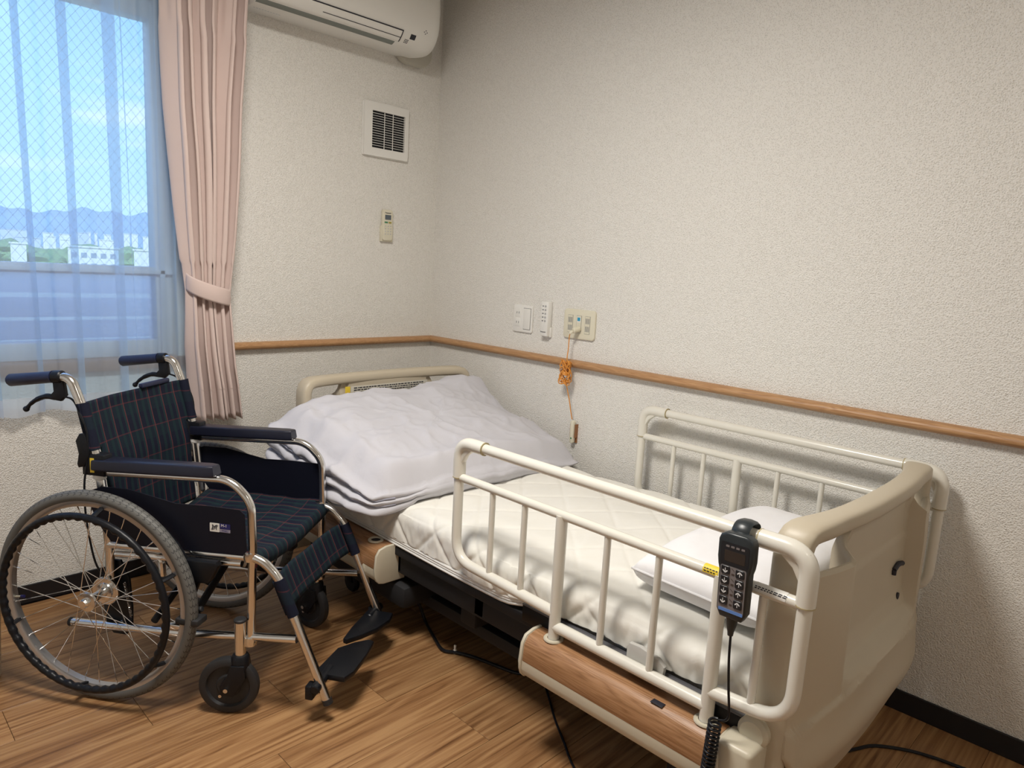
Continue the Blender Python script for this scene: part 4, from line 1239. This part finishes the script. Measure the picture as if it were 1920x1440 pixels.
bm = BM(); prism(bm, rrect(.050, .006, .001, 2, .001, -.0685), CF @ Matrix.Translation((0, 0, .0262)), .001); build('blue_strip', bm, M_blue, hc, ho)
for row in range(4):
    for col in (0, 1):
        cx = -.0155 if col == 0 else .0145; cyy = .012 - row * .0205 - (.001 if col else 0)
        bm = BM(); prism(bm, rrect(.0175, .0165, .003, 3, cx, cyy), CF @ Matrix.Translation((0, 0, .0262)), .0022, bev=.0006, seg=1)
        kb = build('key', bm, M_key, hc, ho)
        bm = BM(); sg = 1 if col else -1
        A = CF @ Matrix.Translation((cx, cyy, .0286))
        def seg(x0, y0, x1, y1, wd=.0011):
            d = Vector((x1 - x0, y1 - y0)).normalized(); n_ = Vector((-d.y, d.x)) * wd
            bm.faces.new([bm.verts.new(A @ Vector((*q, 0))) for q in ((x0 + n_.x, y0 + n_.y), (x1 + n_.x, y1 + n_.y), (x1 - n_.x, y1 - n_.y), (x0 - n_.x, y0 - n_.y))])
        seg(0, .0048 * sg, -.0048, .0002 * sg); seg(0, .0048 * sg, .0048, .0002 * sg); seg(0, .0045 * sg, 0, -.0048 * sg, .0006)
        build('arrow', bm, M_arrow, kb, ho, flat=True)
bm = BM()
for row in range(4):
    prism(bm, [(-.003, .004), (0, .002), (.003, -.001), (.003, -.002), (0, .001), (-.003, .003)], CF @ Matrix.Translation((0, .014 - row * .0205, .0263)), .0006)
    prism(bm, rrect(.006, .004, .0005, 1, 0, .006 - row * .0205), CF @ Matrix.Translation((0, 0, .0263)), .0005)
build('key_marks', bm, mat('brown_mark', (.07, .05, .04), .6), hc, ho)
bm = BM(); tube(bm, fillet([(-1.006, -2.205, .745), (-1.000, -2.205, .778), (-.985, -2.205, .790), (-.952, -2.205, .786), (-.944, -2.205, .752)], .012, 4), .0045, 8, sx=4.0, up=(1, 0, 0)); build('hook', bm, M_ctrl, hc, ho)
bm = BM(); lathe(bm, [(.0125, 0), (.0105, -.016), (.0065, -.032), (.0055, -.040), (0, -.040)], Matrix.Translation((-1.012, -2.214, .607)), 14); build('strain_relief', bm, M_ctrl, hc, ho)
bm = BM(); tube(bm, smoothpath([(-1.012, -2.215, .57), (-1.014, -2.218, .52), (-1.014, -2.224, .46), (-1.012, -2.230, .405), (-1.012, -2.224, .388), (-1.020, -2.212, .386)], 6), .0026, 8)
pts = []
for k in range(19 * 14):
    a = 2 * PI * k / 14; z = .388 - k / 14 * .0088
    pts.append((-1.030 + .0115 * math.cos(a), -2.212 + .004 * k / 266 * 2 + .0115 * math.sin(a), z))
tube(bm, pts, .0028, 7)
tube(bm, smoothpath([pts[-1], (-1.02, -2.19, .20), (-.98, -2.15, .17), (-.90, -2.10, .16)], 6), .0028, 7)
build('coiled_cord', bm, M_black, hc, ho)

# ================================================================== CABLES ON THE FLOOR
def cable(pts, r, label, m=M_black, n=8):
    bm = BM(); tube(bm, smoothpath(pts, n), r, 8); return build('power_cable', bm, m, label=label, cat='cable')
c1 = cable([(-.862, -.935, .225), (-.85, -.93, .17), (-.80, -.97, .08), (-.785, -1.00, .012), (-.825, -1.10, .0075), (-.850, -1.173, .0075), (-.826, -1.215, .0075), (-.800, -1.275, .0075), (-.778, -1.36, .0075), (-.760, -1.42, .0075), (-.722, -1.468, .0075), (-.66, -1.55, .0075), (-.60, -1.70, .0075)], .0052, 'thick black cable curving over the floor from under the bed beside the footrests')
bm = BM(); box(bm, -.829, -.824, -1.210, -1.203, .011, .030, bev=.001); box(bm, -.831, -.822, -1.211, -1.202, .0, .014, bev=.001); build('tag', bm, M_white, c1, c1.location)
cable([(-.60, -1.30, .30), (-.66, -1.38, .12), (-.690, -1.44, .034), (-.724, -1.50, .014), (-.78, -1.58, .0045), (-.834, -1.648, .0045), (-.89, -1.73, .0045), (-.943, -1.808, .0045), (-1.00, -1.93, .0045)], .0033, 'thin black cable running over the floor below the wooden side panel towards the viewer')
cable([(-.55, -2.10, .006), (-.45, -2.19, .006), (-.376, -2.243, .006), (-.30, -2.28, .006), (-.246, -2.31, .006), (-.196, -2.377, .006), (-.172, -2.44, .006), (-.16, -2.50, .006), (-.13, -2.66, .006), (-.10, -2.9, .006)], .0045, 'black cable on the floor behind the footboard near the right wall')

# ================================================================== WASTE BIN (sliver at the left edge)
bm = BM(); lathe(bm, [(0, 0), (.092, 0), (.098, .006), (.108, .235), (.111, .240), (.108, .244), (.104, .238), (.094, .010), (0, .008)], Matrix.Translation((-2.010, -.430, 0)), 32)
build('waste_bin', bm, M_cream, label='pale beige round bin cut off by the left edge of the picture behind the wheel', cat='bin')

# ================================================================== WHEELCHAIR
LBU, LBZ = .333, .527
wc = empty('wheelchair', (-1.734, -.742, 0), math.radians(-55), 'folding wheelchair with chrome frame, dark tartan seat and navy handles standing beside the bed', 'wheelchair')
Z0 = Vector((0, 0, 0))
def part(name, bm, m, par=None, off=Z0, **k): return build(name, bm, m, par or wc, off, **k)
def tyre_mat():
    m, t, b = newmat('grey_tyre'); b.inputs['Base Color'].default_value = (.115, .113, .105, 1); b.inputs['Roughness'].default_value = .6
    uv = t.nodes.new('ShaderNodeUVMap'); s = t.nodes.new('ShaderNodeSeparateXYZ'); t.links.new(uv.outputs[0], s.inputs[0])
    U, V = s.outputs[0], s.outputs[1]   # U around 0..1, V across 0..1 (0.5 = tread centre)
    dv_ = math_node(t, 'ABSOLUTE', math_node(t, 'SUBTRACT', V, .5))
    n_ = math_node(t, 'ADD', math_node(t, 'MULTIPLY', U, 95), math_node(t, 'MULTIPLY', math_node(t, 'PINGPONG', math_node(t, 'MULTIPLY', V, 1), .0385), 9.0))
    f = math_node(t, 'FRACT', n_); g1 = math_node(t, 'LESS_THAN', f, .16)
    rows_ = math_node(t, 'LESS_THAN', math_node(t, 'FRACT', math_node(t, 'MULTIPLY', V, 13)), .12)
    g = math_node(t, 'MAXIMUM', g1, rows_)
    msk = math_node(t, 'LESS_THAN', dv_, .19)
    g = math_node(t, 'MULTIPLY', g, msk)
    t.links.new(mixc(t, g, (.125, .123, .115), (.035, .035, .035)), b.inputs['Base Color'])
    bp = t.nodes.new('ShaderNodeBump'); bp.inputs['Strength'].default_value = 1; bp.inputs['Distance'].default_value = .002; bp.invert = True
    t.links.new(g, bp.inputs['Height']); t.links.new(bp.outputs[0], b.inputs['Normal'])
    return m
M_tyre = tyre_mat()
def torus(bm, R1, r, w0, nr=96, ns=16, sq=1.0, rf=None, uv=True):
    def f(s, t):
        a = 2 * PI * s; b = 2 * PI * t; rr_ = r if rf is None else rf(a, b)
        return Vector(((R1 - rr_ * math.cos(b)) * math.cos(a), w0 + rr_ * sq * math.sin(b), (R1 - rr_ * math.cos(b)) * math.sin(a)))
    nu, nv = nr, ns
    V = [[bm.verts.new(f(i / nu, j / nv)) for j in range(nv)] for i in range(nu)]
    uvl = bm.loops.layers.uv.verify()
    for i in range(nu):
        for j in range(nv):
            q = ((i, j), (i + 1, j), (i + 1, j + 1), (i, j + 1))
            fc = bm.faces.new([V[a % nu][b % nv] for a, b in q])
            for lp, (a, b) in zip(fc.loops, q): lp[uvl].uv = (a / nu, b / nv)
spoke_mesh = {}
def rear_wheel(w0, sg):
    """sg = -1 when the outside faces the camera side"""
    hub = Vector((0, 0, .302))
    bm = BM(); torus(bm, .2855, .0165, 0, 120, 18, 1.05)
    wh = bpy.data.objects.new('rear_wheel', None)
    me_ = None
    t_ = part('rear_wheel', bm, M_tyre, angle=80); t_.location = (0, w0, .302)
    def sub(name, bm, m, **k): return build(name, bm, m, t_, Z0, **k)
    bm = BM()
    pr = [(.2745, -.0125), (.2745, .0125), (.2625, .0115), (.2585, .0085), (.2585, -.0085), (.2625, -.0115)]
    N = 96; Rg = [[bm.verts.new((r * math.cos(2 * PI * i / N), y, r * math.sin(2 * PI * i / N))) for r, y in pr] for i in range(N)]
    for i in range(N):
        for k in range(6): bm.faces.new((Rg[i][k], Rg[i][(k + 1) % 6], Rg[(i + 1) % N][(k + 1) % 6], Rg[(i + 1) % N][k]))
    sub('rim', bm, M_alu)
    bm = BM()
    torus(bm, .246, .0105, sg * .050, 220, 12, 1.0, rf=lambda a, b: .0100 + .0022 * (math.cos(a * 56) * (.5 - .5 * math.cos(b + PI))) )
    sub('push_rim', bm, M_black)
    for k in range(6):
        a = 2 * PI * (k + .37) / 6
        bm = BM(); d = Vector((math.cos(a), 0, math.sin(a)))
        p0 = d * .244 + Vector((0, sg * .048, 0)); p1 = d * .262 + Vector((0, sg * .008, 0))
        tube(bm, [p0, p0.lerp(p1, .5) + d * .002, p1], .0055, 6, sx=1.5); sub('rim_bracket', bm, M_black)
    bm = BM(); MY = lambda y: frame((0, y, 0), (1, 0, 0), (0, 0, -1))   # local z -> +y
    lathe(bm, [(0, -.052), (.010, -.052), (.013, -.047), (.013, -.040), (.0135, -.040), (.026, -.038), (.0275, -.034), (.026, -.030), (.014, -.028), (.012, 0), (.014, .024), (.024, .026), (.026, .030), (.038, .030), (.040, .032), (.040, .038), (.034, .041), (0, .041)] if sg < 0 else
          [(0, -.041), (.034, -.041), (.040, -.038), (.040, -.032), (.038, -.030), (.026, -.030), (.024, -.026), (.014, -.024), (.012, 0), (.014, .028), (.026, .030), (.0275, .034), (.026, .038), (.0135, .040), (.013, .047), (.010, .052), (0, .052)], MY(0), 28)
    sub('hub', bm, M_chrome, angle=30)
    ns = 32
    for k in range(ns):
        a = 2 * PI * k / ns; side = 1 if k % 2 else -1; lean = 1 if (k // 2) % 2 else -1
        key = (side, lean, sg)
        if key not in spoke_mesh:
            bm = BM(); hb = Matrix.Rotation(lean * math.radians(68), 3, 'Y') @ Vector((.0245, 0, 0)); hb.y = side * .033
            tube(bm, [hb, (.259, side * .003, 0)], .0011, 5, cap=False); tube(bm, [(.259, side * .003, 0), Vector((.259, side * .003, 0)).lerp(hb, .05)], .0018, 6)
            o = sub('spoke', bm, M_chrome); spoke_mesh[key] = o.data
        else:
            o = bpy.data.objects.new('spoke', spoke_mesh[key]); C.objects.link(o); o.parent = t_
        o.rotation_euler = (0, a, 0)
    bm = BM(); a = math.radians(188)
    d = Vector((math.cos(a), 0, math.sin(a))); tube(bm, [d * .262, d * .240], .0028, 8); tube(bm, [d * .240, d * .232], .0042, 8)
    sub('valve', bm, [M_ivory]); 
    bm = BM(); tube(bm, [d * .241, d * .2315], .0046, 8); sub('valve_cap', bm, M_navyprint)
    return t_
rear_wheel(0, -1); rear_wheel(.55, 1)

def side_frame(wf, sg):
    """sg=-1: near side (outside is -w)."""
    T_ = .0125
    def t3(l): return [(u, wf, z) for u, z in l]
    # back post: push handle
    bm = BM(); tube(bm, fillet(t3([(-.285, .872), (-.150, .892), (-.098, .893), (-.060, .800), (-.022, .640), (.000, .425), (.0, .30)]), [0, 0, .07, .03, .05, .05, 0], 8), .0125, 12, up=(0, 1, 0)); part('back_post', bm, M_chrome)
    bm = BM()
    gp = [(-.285 - .006, .870), (-.280, .8705), (-.16, .890), (-.148, .892)]
    tube(bm, [(u, wf, z) for u, z in [(-.292, .8695), (-.289, .870), (-.284, .871), (-.22, .8805), (-.160, .8895), (-.150, .891)]], [.008, .0145, .0175, .0165, .0160, .0175], 14)
    part('hand_grip', bm, M_grip)
    for k in range(0):
        pass
    # brake lever
    bm = BM(); cyl(bm, (-.150, wf, .8915), (-.122, wf, .893), .0175, 14, .003)
    prism(bm, [(-.150, .885), (-.118, .885), (-.112, .842), (-.128, .826), (-.152, .828), (-.160, .840), (-.148, .852)], frame((0, wf - .007, 0), (1, 0, 0), (0, 0, 1)) @ Matrix.Translation((0, 0, -.014)), .014, bev=.003)
    tube(bm, smoothpath([(-.150, wf, .834), (-.175, wf, .835), (-.205, wf, .824), (-.228, wf, .808), (-.238, wf, .796)], 5), [.008] * 6 + [.007] * 5 + [.006] * 4 + [.005] * 3 + [.006] * 3, 8)
    bm2 = bmesh.ops.create_icosphere(bm, subdivisions=2, radius=.0085, matrix=Matrix.Translation((-.241, wf, .794)))
    part('brake_lever', bm, M_black)
    # brake cable
    bm = BM(); cw = wf + sg * .004
    tube(bm, smoothpath([(-.115, cw, .840), (-.090, cw, .832), (-.060, cw + sg * .012, .800), (-.040, cw + sg * .014, .750), (-.042, cw + sg * .014, .68), (-.055, cw + sg * .014, .60), (-.055, cw + sg * .012, .50), (-.035, cw + sg * .01, .38), (-.01, cw, .33)], 6), .0028, 7); part('brake_cable', bm, M_black)
    # arm tube
    bm = BM(); tube(bm, fillet(t3([(-.020, .628), (.0, .640), (.370, .657), (.428, .600), (.432, .47), (.424, .195)]), [0, .01, .075, .03, .03, 0], 10), .0115, 12, up=(0, 1, 0)); part('arm_tube', bm, M_chrome)
    bm = BM(); cyl(bm, (-.022, wf - sg * .0, .618), (-.018, wf, .645), .017, 12, .003); part('arm_joint', bm, M_white)
    # arm pad
    bm = BM()
    arm = [(-.030, -.0225), (-.010, -.026), (.31, -.026), (.332, -.018), (.332, .018), (.31, .026), (-.010, .026), (-.030, .0225)]
    V0 = [bm.verts.new((u, wf + q, .646 + .045 * (u + .03))) for u, q in arm]; V1 = [bm.verts.new((u * .985, wf + q * .9, .676 + .045 * (u + .03))) for u, q in arm]
    n = len(arm); fs = [bm.faces.new(V0), bm.faces.new(V1)]
    for i in range(n): fs.append(bm.faces.new((V0[i], V0[(i + 1) % n], V1[(i + 1) % n], V1[i])))
    bmesh.ops.bevel(bm, geom=list(fs[1].edges) + list(fs[0].edges), offset=.005, segments=3, affect='EDGES', profile=.5); part('armrest_pad', bm, M_armpad)
    # skirt guard
    bm = BM(); tops = [(-.045, .585), (.0, .603), (.08, .604), (.15, .592), (.22, .580), (.32, .584), (.405, .583), (.418, .572)]
    poly = [(u, z) for u, z in tops] + [(.424, .470), (.414, .458), (.10, .448), (.02, .448), (-.02, .50), (-.045, .56)]
    ws = wf + sg * .015
    A = [bm.verts.new((u, ws, z)) for u, z in poly]; B = [bm.verts.new((u, ws + sg * .003, z)) for u, z in poly]; n = len(poly)
    bm.faces.new(A); bm.faces.new(B)
    for i in range(n): bm.faces.new((A[i], A[(i + 1) % n], B[(i + 1) % n], B[i]))
    sk = part('skirt_guard', bm, M_skirt)
    # upper side rail + leg
    bm = BM(); tube(bm, fillet(t3([(.0, .432), (.455, .448), (.505, .400), (.650, .060)]), [0, .075, .02, 0], 10), .0125, 12, up=(0, 1, 0)); part('leg_tube', bm, M_chrome)
    bm = BM(); tube(bm, [(.647, wf, .068), (.652, wf, .054)], .0138, 12); part('leg_end_cap', bm, M_rubber)
    bm = BM(); tube(bm, t3([(.02, .405), (.40, .425)]), .009, 10); tube(bm, fillet(t3([(.10, .412), (.16, .414), (.163, .36)]), .02, 4), .009, 8); part('under_rail', bm, M_chrome)
    for (u, z) in ((.424, .450), (.424, .206)):
        bm = BM(); lathe(bm, [(.0165, -.012), (.018, 0), (.0165, .012)], Matrix.Translation((u, wf, z)), 14); part('weld_collar', bm, M_chrome)
    # lower bar
    bm = BM(); tube(bm, t3([(-.130, .180), (-.125, .180), (.20, .195), (.560, .230)]), .0115, 12); part('lower_bar', bm, M_chrome)
    bm = BM(); tube(bm, t3([(-.136, .1795), (-.128, .180)]), .0128, 12); part('bar_end_cap', bm, M_rubber)
    bm = BM(); tube(bm, t3([(.165, .193), (.235, .198)]), .0145, 12); box(bm, .18, .225, wf - .012, wf + .012, .205, .225, bev=.004); part('bar_sleeve', bm, M_chrome)
    # axle plate
    bm = BM(); prism(bm, [(-.030, .175), (-.010, .155), (.030, .155), (.050, .180), (.052, .24), (.046, .33), (.020, .380), (-.015, .38), (-.035, .33), (-.04, .25)], frame((0, wf - .018 * sg + .004, 0), (1, 0, 0), (0, 0, 1)), .008, bev=.002)
    ap = part('axle_plate', bm, M_black)
    for q in ((.02, .195), (-.012, .178)):
        bm = BM(); a_ = min(wf - .018 * sg - .006, wf - .018 * sg + .006); cyl(bm, (q[0], wf - .018 * sg - .007, q[1]), (q[0], wf - .018 * sg + .007, q[1]), .005, 10); part('bolt', bm, M_chrome, ap)
    bm = BM(); pts = []
    for k in range(22 * 8):
        a = 2 * PI * k / 8; t = k / (22 * 8); pts.append((.052 + .018 * t + .003 * math.cos(a), wf + sg * .012 + .003 * math.sin(a), .33 - .10 * t))
    tube(bm, pts, .0007, 4); part('brake_spring', bm, M_chrome)
    # castor
    st = Vector((.404, wf + sg * .018, 0))
    yaw = math.radians(12 if sg < 0 else -20)
    bm = BM(); cyl(bm, (st.x, st.y, .168), (st.x, st.y, .268), .0150, 16); ca = part('castor_stem', bm, M_chrome)
    bm = BM(); cyl(bm, (st.x, st.y, .266), (st.x, st.y, .277), .0165, 16, .003); part('stem_cap', bm, M_rubber, ca)
    R4 = Matrix.Translation((st.x, st.y, 0)) @ Matrix.Rotation(yaw, 4, 'Z')
    bm = BM(); lathe(bm, [(.0, .172), (.020, .172), (.024, .166), (.025, .120), (.020, .110), (0, .110)], Matrix.Translation((0, 0, 0)), 18)
    for q in (-1, 1):
        prism(bm, [(-.018, .150), (.018, .150), (.022, .115), (-.012, .060), (-.046, .066), (-.048, .09), (-.028, .12)], frame((0, q * .024 + .004, 0), (1, 0, 0), (0, 0, 1)), .008, bev=.002)
    bmesh.ops.transform(bm, matrix=R4, verts=bm.verts); part('castor_fork', bm, M_black)
    bm = BM(); F_ = R4 @ frame((-.030, 0, .0815), (1, 0, 0), (0, 0, -1))
    lathe(bm, [(0, -.010), (.030, -.010), (.034, -.006), (.056, -.006), (.060, -.013), (.072, -.0145), (.0795, -.010), (.0815, 0), (.0795, .010), (.072, .0145), (.060, .013), (.056, .006), (.034, .006), (.030, .010), (0, .010)], F_, 40)
    cw_ = part('castor_wheel', bm, M_rubber)
    for q, rr_ in ((0, .006), (2.2, .0045), (-1.0, .0045)):
        bm = BM(); e_ = Vector((0 if q == 0 else .042 * math.cos(q), 0 if q == 0 else .042 * math.sin(q), 0)); hh = .034 if q == 0 else .0065
        lathe(bm, [(0, -hh), (rr_, -hh), (rr_, hh), (0, hh)], F_ @ Matrix.Translation(e_), 12); part('bolt', bm, M_chrome, cw_)
    # parking brake
    wb = wf + sg * .024
    bm = BM(); prism(bm, [(.215, .432), (.345, .436), (.350, .425), (.330, .385), (.320, .372), (.225, .366), (.212, .380)], frame((0, wb + .012, 0), (1, 0, 0), (0, 0, 1)), .024, bev=.005, seg=3)
    pb = part('parking_brake', bm, M_black)
    bm = BM(); tube(bm, [(.262, wb, .420), (.235, wb + sg * .008, .468), (.192, wb + sg * .014, .512)], [.0042, .0048, .0048], 8); tube(bm, [(.236, wb + sg * .008, .466), (.196, wb + sg * .014, .508), (.188, wb + sg * .014, .517)], [.0065, .009, .0075], 10); part('lever', bm, M_black, pb)
    bm = BM(); prism(bm, [(.235, .375), (.295, .378), (.275, .325), (.270, .290), (.248, .262), (.232, .268), (.246, .30), (.240, .335)], frame((0, wb + .006, 0), (1, 0, 0), (0, 0, 1)), .012, bev=.002); part('brake_arm', bm, M_black, pb)
    bm = BM(); cyl(bm, (.285 + .012, wb - sg * .0, .292), (.262, wb - .0, .280), .008, 10, .002); box(bm, .245, .312, min(wf + sg * .07, wb), max(wf + sg * .07, wb), .262, .280, bev=.004); part('brake_shoe', bm, M_rubber, pb)
    for q in ((.262, .36), (.262, .318)):
        bm = BM(); cyl(bm, (q[0], wb - .014, q[1]), (q[0], wb + .014, q[1]), .0045, 10); part('bolt', bm, M_chrome, pb)
    # back fold joint
    bm = BM(); wj = wf
    box(bm, -.060, .006, wj - .018, wj + .018, .630, .690, bev=.004)
    prism(bm, [(-.062, .745), (-.050, .748), (-.040, .735), (-.034, .69), (-.05, .655), (-.068, .65), (-.072, .66), (-.066, .69), (-.074, .725)], frame((0, wj + sg * .016 + .006, 0), (1, 0, 0), (0, 0, 1)), .012, bev=.003)
    jt = part('folding_joint', bm, M_black)
    if sg < 0:
        bm = BM(); box(bm, -.034, -.022, wj - .0192, wj - .0180, .640, .680); part('sticker', bm, M_yellow, jt, label='yellow sticker')
    # footrest pivot
    return sk
sk_near = side_frame(.055, -1); side_frame(.488, 1)
# fabric back
def backpt(z, w, sag=.02):
    uu = interp([(.40, .004), (.425, .0), (.64, -.022), (.80, -.060), (.84, -.066)], z); k = (w - .045) / (.505 - .045); k = max(0, min(1, k))
    return Vector((uu - sag * 4 * k * (1 - k) + .013 * 0, w, z))
bm = BM()
def backg(s_, t_):
    z = lerp(.43, .826, t_); w_ = lerp(.038, .512, s_)
    return backpt(z, w_) + Vector((.004 * noise.noise(Vector((s_ * 5, t_ * 4, 0))), 0, 0))
VB = sheet(bm, backg, 48, 40, uvf=lambda s_, t_: (lerp(.038, .512, s_), lerp(.43, .826, t_)))
kill = []
for f in bm.faces:
    c_ = f.calc_center_median(); e_ = min(c_.y - .038, .512 - c_.y)
    if (c_.z < .695 and e_ < .048) : kill.append(f)
bmesh.ops.delete(bm, geom=kill, context='FACES')
bk = part('back_sling', bm, M_plaid, angle=60); solid(bk, .006)
def uvsleeve(bm):
    uvl = bm.loops.layers.uv.verify()
    for f in bm.faces:
        for lp in f.loops: lp[uvl].uv = (.012, lp.vert.co.z)
for wf in (.055, .488):
    bm = BM(); tube(bm, [(interp([(.64, -.022), (.80, -.060)], z), wf, z) for z in (.697, .72, .76, .80)] + [(-.0655, wf, .826)], .0165, 12)
    uvsleeve(bm); part('back_sleeve', bm, M_plaid)
bm = BM(); box(bm, -.085, -.07, .30, .43, .826, .840, bev=.004); part('back_pocket_edge', bm, M_grip)
# seat
bm = BM()
def seatf(s, t):
    w_ = lerp(.050, .500, t); k = 4 * t * (1 - t); u = lerp(.015, .435, s)
    z = .455 + .006 * s - .022 * k - .003 * math.sin(s * 20 + t * 3) * k + .004 * noise.noise(Vector((s * 6, t * 6, 0)))
    return Vector((u, w_, z))
sheet(bm, seatf, 26, 26, uvf=lambda s, t: (t * .45, s * .42))
def seatfront(s, t):
    p = seatf(1, t); a = s * PI * .9; return Vector((p.x + .012 * math.sin(a), p.y, p.z - .012 * (1 - math.cos(a)) - .018 * s))
sheet(bm, seatfront, 6, 26, uvf=lambda s, t: (t * .45, .42 + s * .03))
bmesh.ops.remove_doubles(bm, verts=bm.verts, dist=.0005)
st_ = part('seat_sling', bm, M_plaid, angle=60); solid(st_, .005)
# calf strap
bm = BM()
def legu(z): return .505 + (.400 - z) / (.400 - .060) * (.650 - .505)
def strapf(s, t):
    z = lerp(.300, .392, t); w_ = lerp(.045, .505, s); k = 4 * s * (1 - s)
    return Vector((legu(z) - .018 * k - .014 + .0, w_, z + .004 * math.sin(s * 9) * k))
sheet(bm, strapf, 30, 8, uvf=lambda s, t: (s * .46 + .01, t * .1))
cs = part('calf_strap', bm, M_plaid); solid(cs, .004)
for wf in (.055, .488):
    bm = BM(); tube(bm, [(legu(z), wf, z) for z in (.296, .33, .36, .394)], .0155, 12)
    uvsleeve(bm); part('strap_sleeve', bm, M_plaid)
# cross brace
for a, b_ in (((.22, .075, .205), (.22, .475, .425)), ((.26, .475, .205), (.26, .075, .425))):
    bm = BM(); tube(bm, [a, b_], .011, 10); part('cross_brace', bm, M_blackmat)
bm = BM(); cyl(bm, (.20, .275, .315), (.28, .275, .315), .010, 12); part('cross_bolt', bm, M_chrome)
bm = BM(); tube(bm, [(.12, .07, .21), (.12, .48, .40)], .010, 8); part('cross_brace', bm, M_blackmat)
# footplates
def footplate(poly, z, piv, wleg, sgn):
    bm = BM(); prism(bm, poly, Matrix.Translation((0, 0, z - .02)), .018, bev=.004)
    fp = part('footplate', bm, M_black)
    bm = BM(); cyl(bm, (.624, wleg - sgn * .028, .105), (.624, wleg + sgn * .075, .112), .0135, 14, .003); box(bm, .595, .618, wleg - .016 - .01 * sgn, wleg + .016 - .01 * sgn, .072, .112, bev=.004); part('pivot', bm, M_black, fp)
    return fp
footplate([(.594, .085), (.606, .220), (.640, .262), (.676, .290), (.695, .283), (.700, .215), (.698, .120), (.685, .085)], .122, None, .055, 1)
footplate([(.600, .275), (.598, .34), (.606, .465), (.690, .465), (.695, .42), (.676, .36), (.645, .31), (.612, .270)], .122, None, .495, -1)
# maker's label on the near skirt guard
def skm(u, z): return frame((u, .0368, z), (1, 0, 0), (0, 0, 1))
bm = BM(); prism(bm, rrect(.028, .024, .0015, 2), skm(LBU, LBZ), .0008); prism(bm, rrect(.030, .014, .001, 2), skm(LBU + .030, LBZ + .0055), .0006, mi=1); prism(bm, rrect(.030, .0085, .0006, 2), skm(LBU + .030, LBZ - .0070), .0006, mi=2)
E_ = [(.0125 * math.cos(a), .0042 * math.sin(a)) for a in [2 * PI * k / 24 for k in range(24)]]; ca, sa = math.cos(.62), math.sin(.62)
prism(bm, [(x * ca - y * sa, x * sa + y * ca) for x, y in E_], skm(LBU, LBZ) @ Matrix.Translation((0, 0, .0008)), .0003, mi=3)
text(bm, 'M', .021, skm(LBU, LBZ) @ Matrix.Translation((0, 0, .0013)) @ Matrix.Shear('XY', 4, (0, 0)), .0001, 4)
text(bm, 'M-1', .011, skm(LBU + .027, LBZ + .007) @ Matrix.Translation((0, 0, .0007)), .0001, 0)
text(bm, 'MIKI', .0098, skm(LBU + .030, LBZ - .0072) @ Matrix.Translation((0, 0, .0007)), .0001, 1)
part('maker_label', bm, [M_white, M_navyprint, M_greyprint, M_inkgrey, M_ink], sk_near, flat=True, label="white and blue maker's label reading M-1 MIKI")
